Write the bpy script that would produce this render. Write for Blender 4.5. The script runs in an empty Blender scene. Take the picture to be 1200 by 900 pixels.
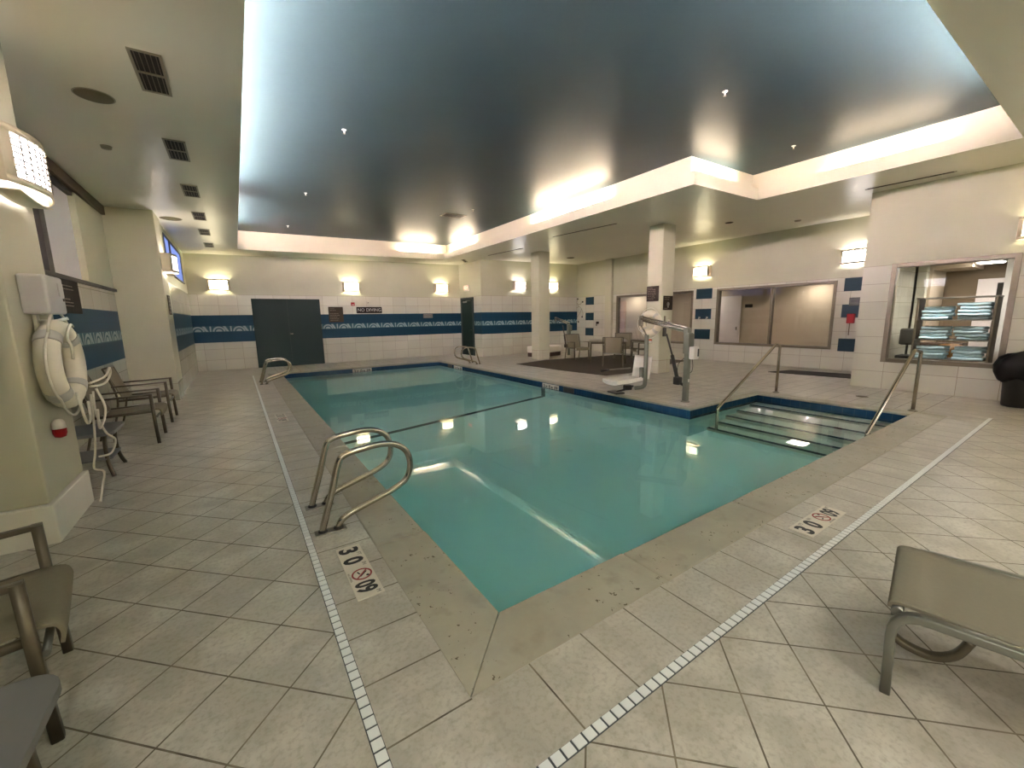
import bpy, bmesh, math, random
from mathutils import Vector, Matrix
random.seed(7)
PI = math.pi
SC = bpy.context.scene
COL = SC.collection

# ------------------------------------------------------------------ node helpers
class X:
    """tiny wrapper so that shader maths can be written as expressions"""
    def __init__(s, nt, sock): s.nt, s.s = nt, sock
    def _m(s, op, *o):
        n = s.nt.nodes.new('ShaderNodeMath'); n.operation = op
        for i, a in enumerate((s,) + o):
            if isinstance(a, X): s.nt.links.new(a.s, n.inputs[i])
            else: n.inputs[i].default_value = a
        return X(s.nt, n.outputs[0])
    def __add__(s, o): return s._m('ADD', o)
    def __sub__(s, o): return s._m('SUBTRACT', o)
    def __mul__(s, o): return s._m('MULTIPLY', o)
    def __truediv__(s, o): return s._m('DIVIDE', o)
    def lt(s, o): return s._m('LESS_THAN', o)
    def gt(s, o): return s._m('GREATER_THAN', o)
    def mod(s, o): return s._m('FLOORED_MODULO', o)
    def floor(s): return s._m('FLOOR')
    def abs(s): return s._m('ABSOLUTE')
    def sqrt(s): return s._m('SQRT')
    def mx(s, o): return s._m('MAXIMUM', o)
    def mn(s, o): return s._m('MINIMUM', o)
    def inv(s): return s * -1.0 + 1.0
    def within(s, a, b): return s.gt(a) * s.lt(b)
    def line(s, period, width):          # 1 on a joint line of this width
        return (s.mod(period) - period * 0.5).abs().gt(period * 0.5 - width * 0.5)

def newmat(name):
    m = bpy.data.materials.new(name); m.use_nodes = True
    nt = m.node_tree; nt.nodes.clear()
    out = nt.nodes.new('ShaderNodeOutputMaterial')
    return m, nt, out

def lin(c):
    return tuple(((v/255)/12.92 if v/255 <= .04045 else ((v/255+.055)/1.055)**2.4) for v in c) + (1,)

def principled(nt, out):
    b = nt.nodes.new('ShaderNodeBsdfPrincipled'); nt.links.new(b.outputs[0], out.inputs[0]); return b

def mixc(nt, f, a, b):
    n = nt.nodes.new('ShaderNodeMix'); n.data_type = 'RGBA'
    for s, v in ((n.inputs[0], f), (n.inputs[6], a), (n.inputs[7], b)):
        if isinstance(v, X): nt.links.new(v.s, s)
        elif hasattr(v, 'is_output'): nt.links.new(v, s)
        else: s.default_value = v
    return n.outputs[2]

def pos(nt):
    g = nt.nodes.new('ShaderNodeNewGeometry'); s = nt.nodes.new('ShaderNodeSeparateXYZ')
    nt.links.new(g.outputs['Position'], s.inputs[0])
    return [X(nt, s.outputs[i]) for i in range(3)], g

def noise(nt, scale, detail=3, rough=.55, obj=False, vec=None):
    n = nt.nodes.new('ShaderNodeTexNoise'); n.inputs['Scale'].default_value = scale
    n.inputs['Detail'].default_value = detail; n.inputs['Roughness'].default_value = rough
    if vec is None:
        if obj:
            t = nt.nodes.new('ShaderNodeTexCoord'); nt.links.new(t.outputs['Object'], n.inputs['Vector'])
        else:
            g = nt.nodes.new('ShaderNodeNewGeometry'); nt.links.new(g.outputs['Position'], n.inputs['Vector'])
    return X(nt, n.outputs['Fac'])

def bump(nt, b, h, strength=.3, dist=.01):
    n = nt.nodes.new('ShaderNodeBump'); n.inputs['Strength'].default_value = strength
    n.inputs['Distance'].default_value = dist
    nt.links.new(h.s, n.inputs['Height']); nt.links.new(n.outputs[0], b.inputs['Normal'])

def plain(name, rgb, rough=.5, metal=0, var=.08, scale=14, spec=.5, bmp=0, coat=0):
    m, nt, out = newmat(name); b = principled(nt, out)
    c = lin(rgb); d = tuple(max(0, v*(1-var*2.2)) for v in c[:3]) + (1,)
    nz = noise(nt, scale, obj=True)
    nt.links.new(mixc(nt, nz, c, d), b.inputs['Base Color'])
    b.inputs['Roughness'].default_value = rough; b.inputs['Metallic'].default_value = metal
    b.inputs['Specular IOR Level'].default_value = spec
    if coat: b.inputs['Coat Weight'].default_value = coat
    if bmp: bump(nt, b, noise(nt, scale*6, obj=True), bmp, .004)
    return m

def emis(name, rgb, strength, grid=None):
    m, nt, out = newmat(name)
    e = nt.nodes.new('ShaderNodeEmission'); e.inputs[0].default_value = tuple(rgb) + (1,)
    e.inputs[1].default_value = strength; nt.links.new(e.outputs[0], out.inputs[0])
    return m

# ------------------------------------------------------------------ mesh helpers
class MB:
    def __init__(s): s.bm = bmesh.new()
    def box(s, c, d, bev=0, rot=None, seg=2):
        r = bmesh.ops.create_cube(s.bm, size=1)
        vs = r['verts']
        for v in vs: v.co = Vector((v.co.x*d[0], v.co.y*d[1], v.co.z*d[2]))
        if bev:
            es = list({e for v in vs for e in v.link_edges})
            g = bmesh.ops.bevel(s.bm, geom=es, offset=bev, segments=seg, affect='EDGES', profile=.5)
            vs = list({v for f in g['faces'] for v in f.verts} | {v for v in vs if v.is_valid})
        M = Matrix.Translation(Vector(c))
        if rot is not None: M = M @ rot
        for v in vs: v.co = M @ v.co
        return s
    def b2(s, a, b, bev=0):
        return s.box([(a[i]+b[i])/2 for i in range(3)], [abs(b[i]-a[i]) for i in range(3)], bev)
    def tube(s, path, r, n=12, closed=False, caps=True, flat=None):
        P = [Vector(p) for p in path]; L = len(P); rings = []
        T = []
        for i in range(L):
            a = P[i-1] if (i or closed) else P[i]; b = P[(i+1) % L] if (i < L-1 or closed) else P[i]
            T.append((b-a).normalized())
        up = Vector((0, 0, 1)) if abs(T[0].z) < .9 else Vector((0, 1, 0))
        nrm = (up - T[0]*up.dot(T[0])).normalized()
        for i in range(L):
            nrm = (nrm - T[i]*nrm.dot(T[i])).normalized(); bi = T[i].cross(nrm)
            rr = r[i] if isinstance(r, (list, tuple)) else r
            ring = []
            for k in range(n):
                a = 2*PI*k/n
                ca, sa = math.cos(a), math.sin(a)
                if flat: # rounded rectangle section, flat = (half along nrm, half along bi)
                    ca = math.copysign(abs(ca)**.35, ca)*flat[0]; sa = math.copysign(abs(sa)**.35, sa)*flat[1]
                else: ca *= rr; sa *= rr
                ring.append(s.bm.verts.new(P[i] + nrm*ca + bi*sa))
            rings.append(ring)
        for i in range(L if closed else L-1):
            A, B = rings[i], rings[(i+1) % L]
            for k in range(n):
                f = s.bm.faces.new((A[k], A[(k+1) % n], B[(k+1) % n], B[k])); f.smooth = True
        if caps and not closed:
            s.bm.faces.new(rings[0][::-1]); s.bm.faces.new(rings[-1])
        return s
    def lathe(s, prof, c=(0, 0, 0), n=24, M=None):
        rings = []
        for r, z in prof:
            rings.append([s.bm.verts.new((r*math.cos(2*PI*k/n), r*math.sin(2*PI*k/n), z)) for k in range(n)])
        for a, b in zip(rings, rings[1:]):
            for k in range(n):
                f = s.bm.faces.new((a[k], a[(k+1) % n], b[(k+1) % n], b[k])); f.smooth = True
        s.bm.faces.new(rings[0][::-1]); s.bm.faces.new(rings[-1])
        T = Matrix.Translation(Vector(c)) @ (M or Matrix())
        for ring in rings:
            for v in ring: v.co = T @ v.co
        return s
    def prism(s, poly, z0, z1, M=None):
        n = len(poly)
        a = [s.bm.verts.new((p[0], p[1], z0)) for p in poly]; b = [s.bm.verts.new((p[0], p[1], z1)) for p in poly]
        s.bm.faces.new(a[::-1]); s.bm.faces.new(b)
        for k in range(n): s.bm.faces.new((a[k], a[(k+1) % n], b[(k+1) % n], b[k]))
        if M:
            for v in a+b: v.co = M @ v.co
        return s
    def sheet(s, rows, th, smooth=True):
        """grid of points (list of rows) thickened along its normals"""
        R, C_ = len(rows), len(rows[0])
        P = [[Vector(p) for p in r] for r in rows]; top = []; bot = []
        for i in range(R):
            tr, br = [], []
            for j in range(C_):
                du = P[min(i+1, R-1)][j] - P[max(i-1, 0)][j]; dv = P[i][min(j+1, C_-1)] - P[i][max(j-1, 0)]
                n = du.cross(dv).normalized()
                tr.append(s.bm.verts.new(P[i][j]+n*th/2)); br.append(s.bm.verts.new(P[i][j]-n*th/2))
            top.append(tr); bot.append(br)
        for i in range(R-1):
            for j in range(C_-1):
                f = s.bm.faces.new((top[i][j], top[i+1][j], top[i+1][j+1], top[i][j+1])); f.smooth = smooth
                f = s.bm.faces.new((bot[i][j], bot[i][j+1], bot[i+1][j+1], bot[i+1][j])); f.smooth = smooth
        for j in range(C_-1):
            s.bm.faces.new((top[0][j], top[0][j+1], bot[0][j+1], bot[0][j]))
            s.bm.faces.new((top[-1][j+1], top[-1][j], bot[-1][j], bot[-1][j+1]))
        for i in range(R-1):
            s.bm.faces.new((top[i+1][0], top[i][0], bot[i][0], bot[i+1][0]))
            s.bm.faces.new((top[i][-1], top[i+1][-1], bot[i+1][-1], bot[i][-1]))
        return s
    def xf(s, M):
        for v in s.bm.verts: v.co = M @ v.co
        return s
    def build(s, name, mat, parent=None, fixn=True):
        if fixn: bmesh.ops.recalc_face_normals(s.bm, faces=s.bm.faces[:])
        me = bpy.data.meshes.new(name); s.bm.to_mesh(me); s.bm.free()
        me.materials.append(mat)
        o = bpy.data.objects.new(name, me); COL.objects.link(o)
        if parent: o.parent = parent
        return o

def fillet(pts, r, seg=6):
    P = [Vector(p) for p in pts]; out = [P[0]]
    rs = r if isinstance(r, (list, tuple)) else [r]*(len(P)-2)
    for i in range(1, len(P)-1):
        a, b, c = P[i-1], P[i], P[i+1]
        u = (a-b); v = (c-b); lu, lv = u.length, v.length; u.normalize(); v.normalize()
        ang = u.angle(v); t = min(rs[i-1]/max(math.tan(ang/2), .01), lu*.49, lv*.49)
        p0, p1 = b+u*t, b+v*t
        for k in range(seg+1):
            q = k/seg
            out.append(p0*(1-q)**2 + b*2*q*(1-q) + p1*q*q)
    out.append(P[-1]); return out

def smooth_path(pts, n=8, closed=False):
    P = [Vector(p) for p in pts]; L = len(P); out = []
    rng = range(L) if closed else range(L-1)
    for i in rng:
        g = lambda k: P[k % L] if closed else P[min(max(k, 0), L-1)]
        p0, p1, p2, p3 = g(i-1), g(i), g(i+1), g(i+2)
        for k in range(n):
            t = k/n
            out.append(.5*((2*p1)+(p2-p0)*t+(2*p0-5*p1+4*p2-p3)*t*t+(3*p1-p0-3*p2+p3)*t**3))
    if not closed: out.append(P[-1])
    return out

def tag(o, label=None, cat=None, group=None, kind=None):
    if label: o['label'] = label
    if cat: o['category'] = cat
    if group: o['group'] = group
    if kind: o['kind'] = kind
    return o

def thing(name, label, cat, loc=(0, 0, 0), rz=0, group=None):
    o = bpy.data.objects.new(name, None); COL.objects.link(o); o.empty_display_size = .1
    o.location = loc; o.rotation_euler = (0, 0, rz)
    return tag(o, label, cat, group)

def struct(name, mb, mat, label=None, cat=None):
    o = mb.build(name, mat); o['kind'] = 'structure'
    if label: o['label'] = label
    if cat: o['category'] = cat
    return o

def dup(root, loc, rz, label, group=None):
    r = root.copy(); COL.objects.link(r); r.location = loc; r.rotation_euler = (0, 0, rz); r['label'] = label
    if group: r['group'] = group
    for ch in list(root.children):
        c = ch.copy(); COL.objects.link(c); c.parent = r
        for g in list(ch.children):
            d = g.copy(); COL.objects.link(d); d.parent = c
    return r

def text(name, body, size, mat, M, parent=None, depth=.001, align='CENTER', bold=0, sx=1):
    cu = bpy.data.curves.new(name, 'FONT'); cu.body = body; cu.size = size; cu.align_x = align; cu.align_y = 'CENTER'
    cu.extrude = depth; cu.offset = bold; cu.resolution_u = 3
    t = bpy.data.objects.new(name, cu); COL.objects.link(t)
    bpy.context.view_layer.update()
    me = bpy.data.meshes.new_from_object(t.evaluated_get(bpy.context.evaluated_depsgraph_get()))
    bpy.data.objects.remove(t)
    me.transform(M @ Matrix.Diagonal((sx, 1, 1, 1)))
    me.materials.clear(); me.materials.append(mat)
    o = bpy.data.objects.new(name, me); COL.objects.link(o)
    if parent: o.parent = parent
    return o

def basis(o, ux, uy):
    ux, uy = Vector(ux), Vector(uy); uz = ux.cross(uy)
    return Matrix(((ux.x, uy.x, uz.x, o[0]), (ux.y, uy.y, uz.y, o[1]), (ux.z, uy.z, uz.z, o[2]), (0, 0, 0, 1)))

# ------------------------------------------------------------------ key dimensions (metres)
H = 1.5
FY = 15.87                      # far wall
XD, YA = 8.0, 14.05             # door wall (faces -x), alcove wall
XR = 13.0                       # right window wall
XT = 10.44                      # towel-window wall
YT = 3.05
XL = -1.75                      # recessed left wall
XL2 = -1.09                     # left wall further back
def zc(x): return 3.56 + .017*(x+1)      # soffit ceiling falls slightly to the left
ZW = -.14                       # water level
BAND0, BAND1 = .885, 1.73

# ------------------------------------------------------------------ materials
def wall_material(name, band=False, top=2.37, painted=(190, 188, 162), tile=(204, 201, 186), blue_squares=False):
    m, nt, out = newmat(name); b = principled(nt, out)
    (x, y, z), g = pos(nt)
    u = x + y
    joint = (z.line(.338, .007)).mx((u + 3.0).line(.5, .007))
    is_t = z.lt(top)
    nz = noise(nt, 1.3, 2); nf = noise(nt, 40, 2)
    cell = ((u+3.0)/.5).floor()*7.13 + (z/.338).floor()*3.7
    wn = nt.nodes.new('ShaderNodeTexWhiteNoise'); wn.noise_dimensions = '1D'; nt.links.new(cell.s, wn.inputs['W'])
    tilec = mixc(nt, X(nt, wn.outputs['Value']), lin(tile), lin(tuple(v-9 for v in tile)))
    tilec = mixc(nt, joint, tilec, lin((150, 140, 122)))
    paint = mixc(nt, nz, lin(painted), lin(tuple(v-12 for v in painted)))
    col = mixc(nt, is_t, paint, tilec)
    rg = is_t*-.22 + .42
    nt.links.new(rg.s, b.inputs['Roughness'])
    if band:
        v = z - BAND0; hgt = BAND1-BAND0
        inb = v.within(0, hgt)
        deco = v.within(hgt*.385, hgt*.60)
        dv = (v - hgt*.40)
        du = (u+.11).mod(.53)
        r = ((du-.17)*(du-.17) + dv*dv*1.1).sqrt()
        arcs = (r.within(.118, .166) + r.lt(.082)).mn(1.0)
        diag = (du - .40 + dv*.55).abs().lt(.035) + (du-.485).abs().lt(.02)
        motif = (arcs + diag*r.gt(.172)).mn(1.0)*dv.within(.004, .163)
        blue = mixc(nt, (u+3.0).line(.25, .004).mx((v).line(hgt*.385, .004)), lin((20, 56, 76)), lin((14, 42, 58)))
        dec = mixc(nt, motif, lin((48, 84, 94)), lin((146, 158, 156)))
        bc = mixc(nt, deco, blue, dec)
        col = mixc(nt, inb, col, bc)
        rb = inb*.30 + rg; nt.links.new(rb.s, b.inputs['Roughness']); sp = inb*-.36 + .5; nt.links.new(sp.s, b.inputs['Specular IOR Level'])
    nt.links.new(col, b.inputs['Base Color'])
    bump(nt, b, (is_t*joint)*-1.0 + nf*(is_t.inv())*.35 + noise(nt, 2.2, 2)*.5, .14, .01)
    return m

def floor_material():
    m, nt, out = newmat('deck tile'); b = principled(nt, out)
    (x, y, z), g = pos(nt)
    s = .427
    p, q = x + y - 1.785, x - y + .007
    wl = .0075
    jd = p.line(s, wl*1.3).mx(q.line(s, wl*1.3))
    inner = x.gt(.268)*y.gt(.905)
    px, py = x - .918, y - 1.275
    ja = (px.line(.3035, wl)*x.gt(.633)).mx(py.line(.2985, wl)*(x.lt(.633)*y.gt(1.1)).mx(y.gt(1.283)))
    j = mixf(nt, inner, jd, ja)
    idd = (p/s - .5).floor()*5.31 + (q/s - .5).floor()*11.7
    ida = (px/.3035 - .5).floor()*3.17*x.gt(.633) + (py/.2985 - .5).floor()*9.43*((x.lt(.633)*y.gt(1.1)).mx(y.gt(1.283))) + 77.3
    cid = mixf(nt, inner, idd, ida)
    wn = nt.nodes.new('ShaderNodeTexWhiteNoise'); wn.noise_dimensions = '1D'; nt.links.new(cid.s, wn.inputs['W'])
    rnd = X(nt, wn.outputs['Value'])
    n1 = noise(nt, 3.1, 5, .62); n2 = noise(nt, 45, 3, .6); n3 = noise(nt, .7, 2)
    base = mixc(nt, rnd, lin((184, 178, 165)), lin((170, 164, 151)))
    base = mixc(nt, ((n1-.44)*4.5).mx(0).mn(1), base, lin((202, 196, 184)))
    base = mixc(nt, ((n2-.47)*2.2).mx(0).mn(1), base, lin((142, 134, 118)))
    base = mixc(nt, ((n3-.45)*1.6).mx(0).mn(.6), base, lin((170, 160, 147)))
    jn = noise(nt, 5, 2)
    dark = mixc(nt, ((jn-.35)*3).mx(0).mn(1), lin((126, 116, 98)), lin((72, 63, 50)))
    col = mixc(nt, j, base, dark)
    nt.links.new(col, b.inputs['Base Color'])
    rr = n1*.26 + .24 + j*.3
    nt.links.new(rr.s, b.inputs['Roughness'])
    bump(nt, b, j*-1.0 + n1*.30 + n2*.12, .25, .006)
    return m

def mixf(nt, f, a, b): return a*f.inv() + b*f

def coping_material():
    m, nt, out = newmat('coping stone'); b = principled(nt, out)
    n1 = noise(nt, 2.3, 5, .65); n2 = noise(nt, 22, 4, .7); n3 = noise(nt, 7, 3)
    c = mixc(nt, ((n1-.35)*2.4).mx(0).mn(1), lin((160, 153, 136)), lin((178, 171, 153)))
    c = mixc(nt, ((n3-.55)*3).mx(0).mn(.6), c, lin((142, 134, 114)))
    pits = (n2-.635).gt(0)*(n1-.5).gt(0)
    c = mixc(nt, pits, c, lin((92, 80, 58)))
    nt.links.new(c, b.inputs['Base Color']); b.inputs['Roughness'].default_value = .55
    bump(nt, b, n2*.4 + pits*-.6, .25, .004)
    return m

def basin_material():
    m, nt, out = newmat('pool plaster and waterline tile'); b = principled(nt, out)
    (x, y, z), g = pos(nt)
    band = z.gt(-.30)
    nt_u = x + y
    j = (nt_u + .05).line(.154, .006).mx((z+.295).line(.154, .006))
    n1 = noise(nt, 12, 2)
    tile = mixc(nt, n1, lin((30, 68, 98)), lin((22, 54, 82)))
    tile = mixc(nt, j, tile, lin((62, 84, 96)))
    n2 = noise(nt, 2, 3)
    plas = mixc(nt, n2, lin((236, 251, 246)), lin((226, 247, 240)))
    nt.links.new(mixc(nt, band, plas, tile), b.inputs['Base Color'])
    rr = band*-.5 + .65
    nt.links.new(rr.s, b.inputs['Roughness'])
    return m

def water_material():
    m, nt, out = newmat('pool water')
    r = nt.nodes.new('ShaderNodeBsdfRefraction'); r.inputs['IOR'].default_value = 1.333; r.inputs['Roughness'].default_value = 0
    r.inputs['Color'].default_value = (.97, 1, 1, 1)
    gl = nt.nodes.new('ShaderNodeBsdfGlossy'); gl.inputs['Roughness'].default_value = 0.0
    fr = nt.nodes.new('ShaderNodeFresnel'); fr.inputs['IOR'].default_value = 1.333
    mx = nt.nodes.new('ShaderNodeMixShader')
    nt.links.new(fr.outputs[0], mx.inputs[0]); nt.links.new(r.outputs[0], mx.inputs[1]); nt.links.new(gl.outputs[0], mx.inputs[2])
    nt.links.new(mx.outputs[0], out.inputs['Surface'])
    n1 = noise(nt, 1.6, 2, .4)
    bp = nt.nodes.new('ShaderNodeBump'); bp.inputs['Strength'].default_value = .05; bp.inputs['Distance'].default_value = .02
    nt.links.new(n1.s, bp.inputs['Height'])
    for n in (r, gl, fr): nt.links.new(bp.outputs[0], n.inputs['Normal'])
    v = nt.nodes.new('ShaderNodeVolumeAbsorption'); v.inputs['Color'].default_value = WATER_COL; v.inputs['Density'].default_value = WATER_DEN
    nt.links.new(v.outputs[0], out.inputs['Volume'])
    return m
WATER_COL = (.10, .99, .94, 1); WATER_DEN = .235

def glass_material(name, tint=(.9, .9, .88), refl=1.0):
    m, nt, out = newmat(name)
    t = nt.nodes.new('ShaderNodeBsdfTransparent'); t.inputs[0].default_value = tint + (1,)
    gl = nt.nodes.new('ShaderNodeBsdfGlossy'); gl.inputs['Roughness'].default_value = .02
    fr = nt.nodes.new('ShaderNodeFresnel'); fr.inputs['IOR'].default_value = 1.45
    f = X(nt, fr.outputs[0])*refl
    mx = nt.nodes.new('ShaderNodeMixShader'); nt.links.new(f.s, mx.inputs[0])
    nt.links.new(t.outputs[0], mx.inputs[1]); nt.links.new(gl.outputs[0], mx.inputs[2]); nt.links.new(mx.outputs[0], out.inputs[0])
    return m

def soffit_material(name, rgb, rough=.32, spec=.5):
    m, nt, out = newmat(name); b = principled(nt, out)
    n1 = noise(nt, .9, 3); n2 = noise(nt, 6, 3)
    nt.links.new(mixc(nt, n1, lin(rgb), lin(tuple(v-8 for v in rgb))), b.inputs['Base Color'])
    b.inputs['Roughness'].default_value = rough; b.inputs['Specular IOR Level'].default_value = spec
    bump(nt, b, n1*.6 + n2*.15, .12, .03)
    return m

M = {}
M['wall'] = wall_material('painted and tiled wall')
M['wallrec'] = wall_material('tiled recess wall with blue band', band=True, top=2.09)
M['wallband'] = wall_material('tiled wall with blue band', band=True)
M['paint'] = plain('cream paint', (188, 184, 160), .42, var=.03, scale=3)
M['coltile'] = wall_material('column tile', top=.36, tile=(196, 192, 172))
M['floor'] = floor_material()
M['coping'] = coping_material()
M['basin'] = basin_material()
M['water'] = water_material()
M['glass'] = glass_material('window glass')
M['soffit'] = soffit_material('soffit paint', (224, 219, 200))
M['fascia'] = soffit_material('fascia paint', (196, 190, 168), .6)
M['ceil'] = soffit_material('dark ceiling paint', (40, 54, 56), .42, .10)
M['drain'] = plain('white drain grate', (232, 234, 232), .4, var=.03)
M['drainslot'] = plain('drain channel', (70, 76, 80), .6)
M['steel'] = plain('brushed steel', (190, 182, 168), .16, 1, var=.05)
M['steeldull'] = plain('dull steel', (150, 145, 135), .35, 1)
M['frame'] = plain('chair frame', (92, 84, 68), .38, .55, var=.06)
M['lframe'] = plain('lounger frame', (140, 140, 132), .3, .7, var=.06)
M['sling'] = plain('sling fabric', (128, 120, 98), .75, var=.07, scale=60, bmp=.3)
M['slingl'] = plain('lounger sling', (126, 119, 101), .6, var=.06, scale=60, bmp=.25)
M['bluegrey'] = plain('blue grey laminate', (112, 111, 110), .45, var=.04)
M['white'] = plain('white plastic', (226, 222, 210), .35, var=.03)
M['boxgrey'] = plain('pale grey plastic', (182, 178, 172), .3, var=.03)
M['foam'] = plain('ring buoy vinyl', (224, 216, 194), .55, var=.05, scale=9)
M['rope'] = plain('white rope', (226, 220, 202), .8, var=.1, scale=120)
M['black'] = plain('black plastic', (24, 22, 20), .4, var=.1)
M['blackbag'] = plain('black bag film', (9, 9, 9), .5, var=.1, spec=.25)
M['dkgrey'] = plain('dark grey metal', (58, 56, 50), .5)
M['red'] = plain('red plastic', (150, 18, 24), .5, spec=.2)
M['orange'] = plain('orange plastic', (206, 110, 62), .4)
M['brown'] = plain('brown sign', (66, 56, 42), .6, var=.08, spec=.12)
M['dkbrown'] = plain('dark brown sign', (42, 35, 28), .6, var=.08, spec=.12)
M['ink'] = plain('black lettering', (22, 20, 22), .5)
M['inkred'] = plain('red lettering', (150, 40, 40), .5)
M['inkgrey'] = plain('grey lettering', (120, 116, 108), .5)
M['pale'] = plain('pale lettering', (196, 194, 184), .5)
M['dimtext'] = plain('dim lettering', (120, 108, 88), .5)
M['signtile'] = plain('marker tile', (214, 206, 190), .35, var=.04)
M['door'] = plain('dark green door', (28, 46, 42), .55, var=.05, scale=3, spec=.2)
M['doorframe'] = plain('dark door frame', (34, 46, 42), .45)
M['winframe'] = plain('bronze window frame', (112, 102, 84), .4, .3, var=.04)
M['dkframe'] = plain('dark window frame', (52, 46, 42), .5)
M['bluetile'] = plain('blue wall tile', (20, 50, 64), .5, var=.06, spec=.2)
M['rug'] = plain('dark floor mat', (68, 58, 44), .8, var=.12, scale=7, bmp=.3)
M['mat'] = plain('black floor mat', (46, 40, 34), .9, var=.15, scale=40, bmp=.4)
M['ventdark'] = plain('vent slot', (40, 36, 30), .8)
M['ventframe'] = plain('vent frame', (150, 142, 120), .5)
M['speaker'] = plain('ceiling speaker mesh', (98, 90, 62), .8, scale=90, bmp=.3)
M['frost'] = plain('frosted pane', (226, 224, 230), .5, var=.03, scale=2)
M['header'] = plain('brown blind box', (84, 72, 52), .6, var=.08)
M['towel'] = plain('pale blue towel', (206, 234, 244), .9, var=.08, scale=50, bmp=.5)
M['shelf'] = plain('brown shelf', (104, 92, 76), .5)
M['hall'] = plain('corridor paint', (188, 172, 150), .6, var=.03)
M['hallfloor'] = plain('corridor floor', (110, 96, 76), .5)
M['hallwhite'] = plain('white door paint', (222, 212, 208), .5, var=.02)
M['towroom'] = plain('brown room paint', (112, 94, 70), .6, var=.05, scale=3)
M['wood'] = plain('dark wood', (74, 52, 38), .5, var=.15, scale=8)
M['yellow'] = plain('ochre ball', (190, 130, 50), .5)
M['nosing'] = plain('dark step edge tile', (26, 50, 62), .4)
M['tableTop'] = plain('grey table top', (138, 130, 110), .45, var=.06)
M['bluebox'] = plain('lift housing', (120, 122, 108), .4, .4)
M['sconce'] = plain('cream lamp metal', (214, 202, 176), .4, var=.03)
M['warm'] = emis('warm lamp panel', (1, .88, .60), 6.5)
M['cool'] = emis('cool lamp panel', (1, .94, 1.0), 5.5)
M['exit'] = emis('exit letters', (1, .16, .10), 1.6)
M['hlamp'] = emis('corridor lamp', (1, .92, .84), 9)
M['tlamp'] = emis('towel room lamp', (1, .96, .92), 34)

# ------------------------------------------------------------------ the setting
f = MB()
xs = [-2.6, .63, 6.10, 8.4, 17.0]; ys = [-4.2, 1.28, 3.91, 13.8, 17.0]
for i in range(4):
    for j in range(4):
        if (i == 1 and j in (1, 2)) or (i == 2 and j == 1): continue
        f.b2((xs[i], ys[j], -.35), (xs[i+1], ys[j+1], 0))
bmesh.ops.remove_doubles(f.bm, verts=f.bm.verts[:], dist=1e-5)
struct('floor', f, M['floor'])

def wallbox(name, a, b, mat='wall', holes=()):
    """axis-aligned wall with rectangular openings (u0,u1,z0,z1) along its long axis"""
    mb = MB(); ax = 0 if abs(b[0]-a[0]) > abs(b[1]-a[1]) else 1
    us = sorted({a[ax], b[ax]} | {h[0] for h in holes} | {h[1] for h in holes})
    zs = sorted({a[2], b[2]} | {h[2] for h in holes} | {h[3] for h in holes})
    for u0, u1 in zip(us, us[1:]):
        for z0, z1 in zip(zs, zs[1:]):
            cu, cz = (u0+u1)/2, (z0+z1)/2
            if any(h[0] < cu < h[1] and h[2] < cz < h[3] for h in holes): continue
            p, q = list(a), list(b); p[ax], q[ax], p[2], q[2] = u0, u1, z0, z1
            mb.b2(p, q)
    return struct(name, mb, M[mat])

TOP = 4.5
wallbox('wall_far', (-1.3, FY, 0), (8.2, FY+.2, TOP), 'wallband')
wallbox('wall_door_side', (XD, YA, 0), (XD+.2, FY, TOP), 'wallband')
wallbox('wall_alcove', (XD+.2, YA, 0), (XR+.2, YA+.2, TOP), 'wallband')
W1 = (4.30, 7.50, .535, 2.31); W3 = (8.32, 11.72, .50, 2.31)
wallbox('wall_right', (XR, YT-.4, 0), (XR+.2, YA, TOP), 'wall', (W1, W3))
WT = (1.06, 2.62, .53, 2.385)
wallbox('wall_towel_side', (XT, -4.2, 0), (XT+.2, YT, TOP), 'wall', (WT,))
wallbox('wall_return', (XT+.2, YT-.2, 0), (XR, YT, TOP), 'wall')
W2 = (11.7, 15.0, 2.62, 3.42)
wallbox('wall_left_far', (XL2-.25, 11.0, 0), (XL2, FY, TOP), 'wallband', (W2,))
W4 = (5.2, 8.75, 2.13, 3.40)
wallbox('wall_left', (XL-.2, -4.2, 0), (XL, 10.3, TOP), 'wallrec', (W4,))
wallbox('wall_back', (XL, -4.4, 0), (XT+.2, -4.2, TOP), 'wall')
# piers on the left
p = MB(); p.b2((XL, 3.99, .285), (-1.19, 4.76, TOP), .012)
struct('wall_pier_near', p, M['paint'])
p = MB(); p.b2((XL, 3.965, 0), (-1.165, 4.785, .28), .008)
struct('baseboard_pier', p, M['white'])
p = MB(); p.b2((XL-.1, 10.25, 0), (-1.05, 11.05, TOP), .01)
struct('wall_pier_far', p, M['coltile'])

# columns by the pool
p = MB(); p.b2((9.0, 6.65, 0), (9.49, 7.08, TOP), .015); struct('wall_column_near', p, M['coltile'])
p = MB(); p.b2((8.85, 11.5, 0), (9.33, 11.95, TOP), .015); struct('wall_column_far', p, M['coltile'])
p = MB(); p.b2((XR-.12, 11.9, 0), (XR, 12.25, TOP), .01); struct('wall_pilaster', p, M['paint'])

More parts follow.
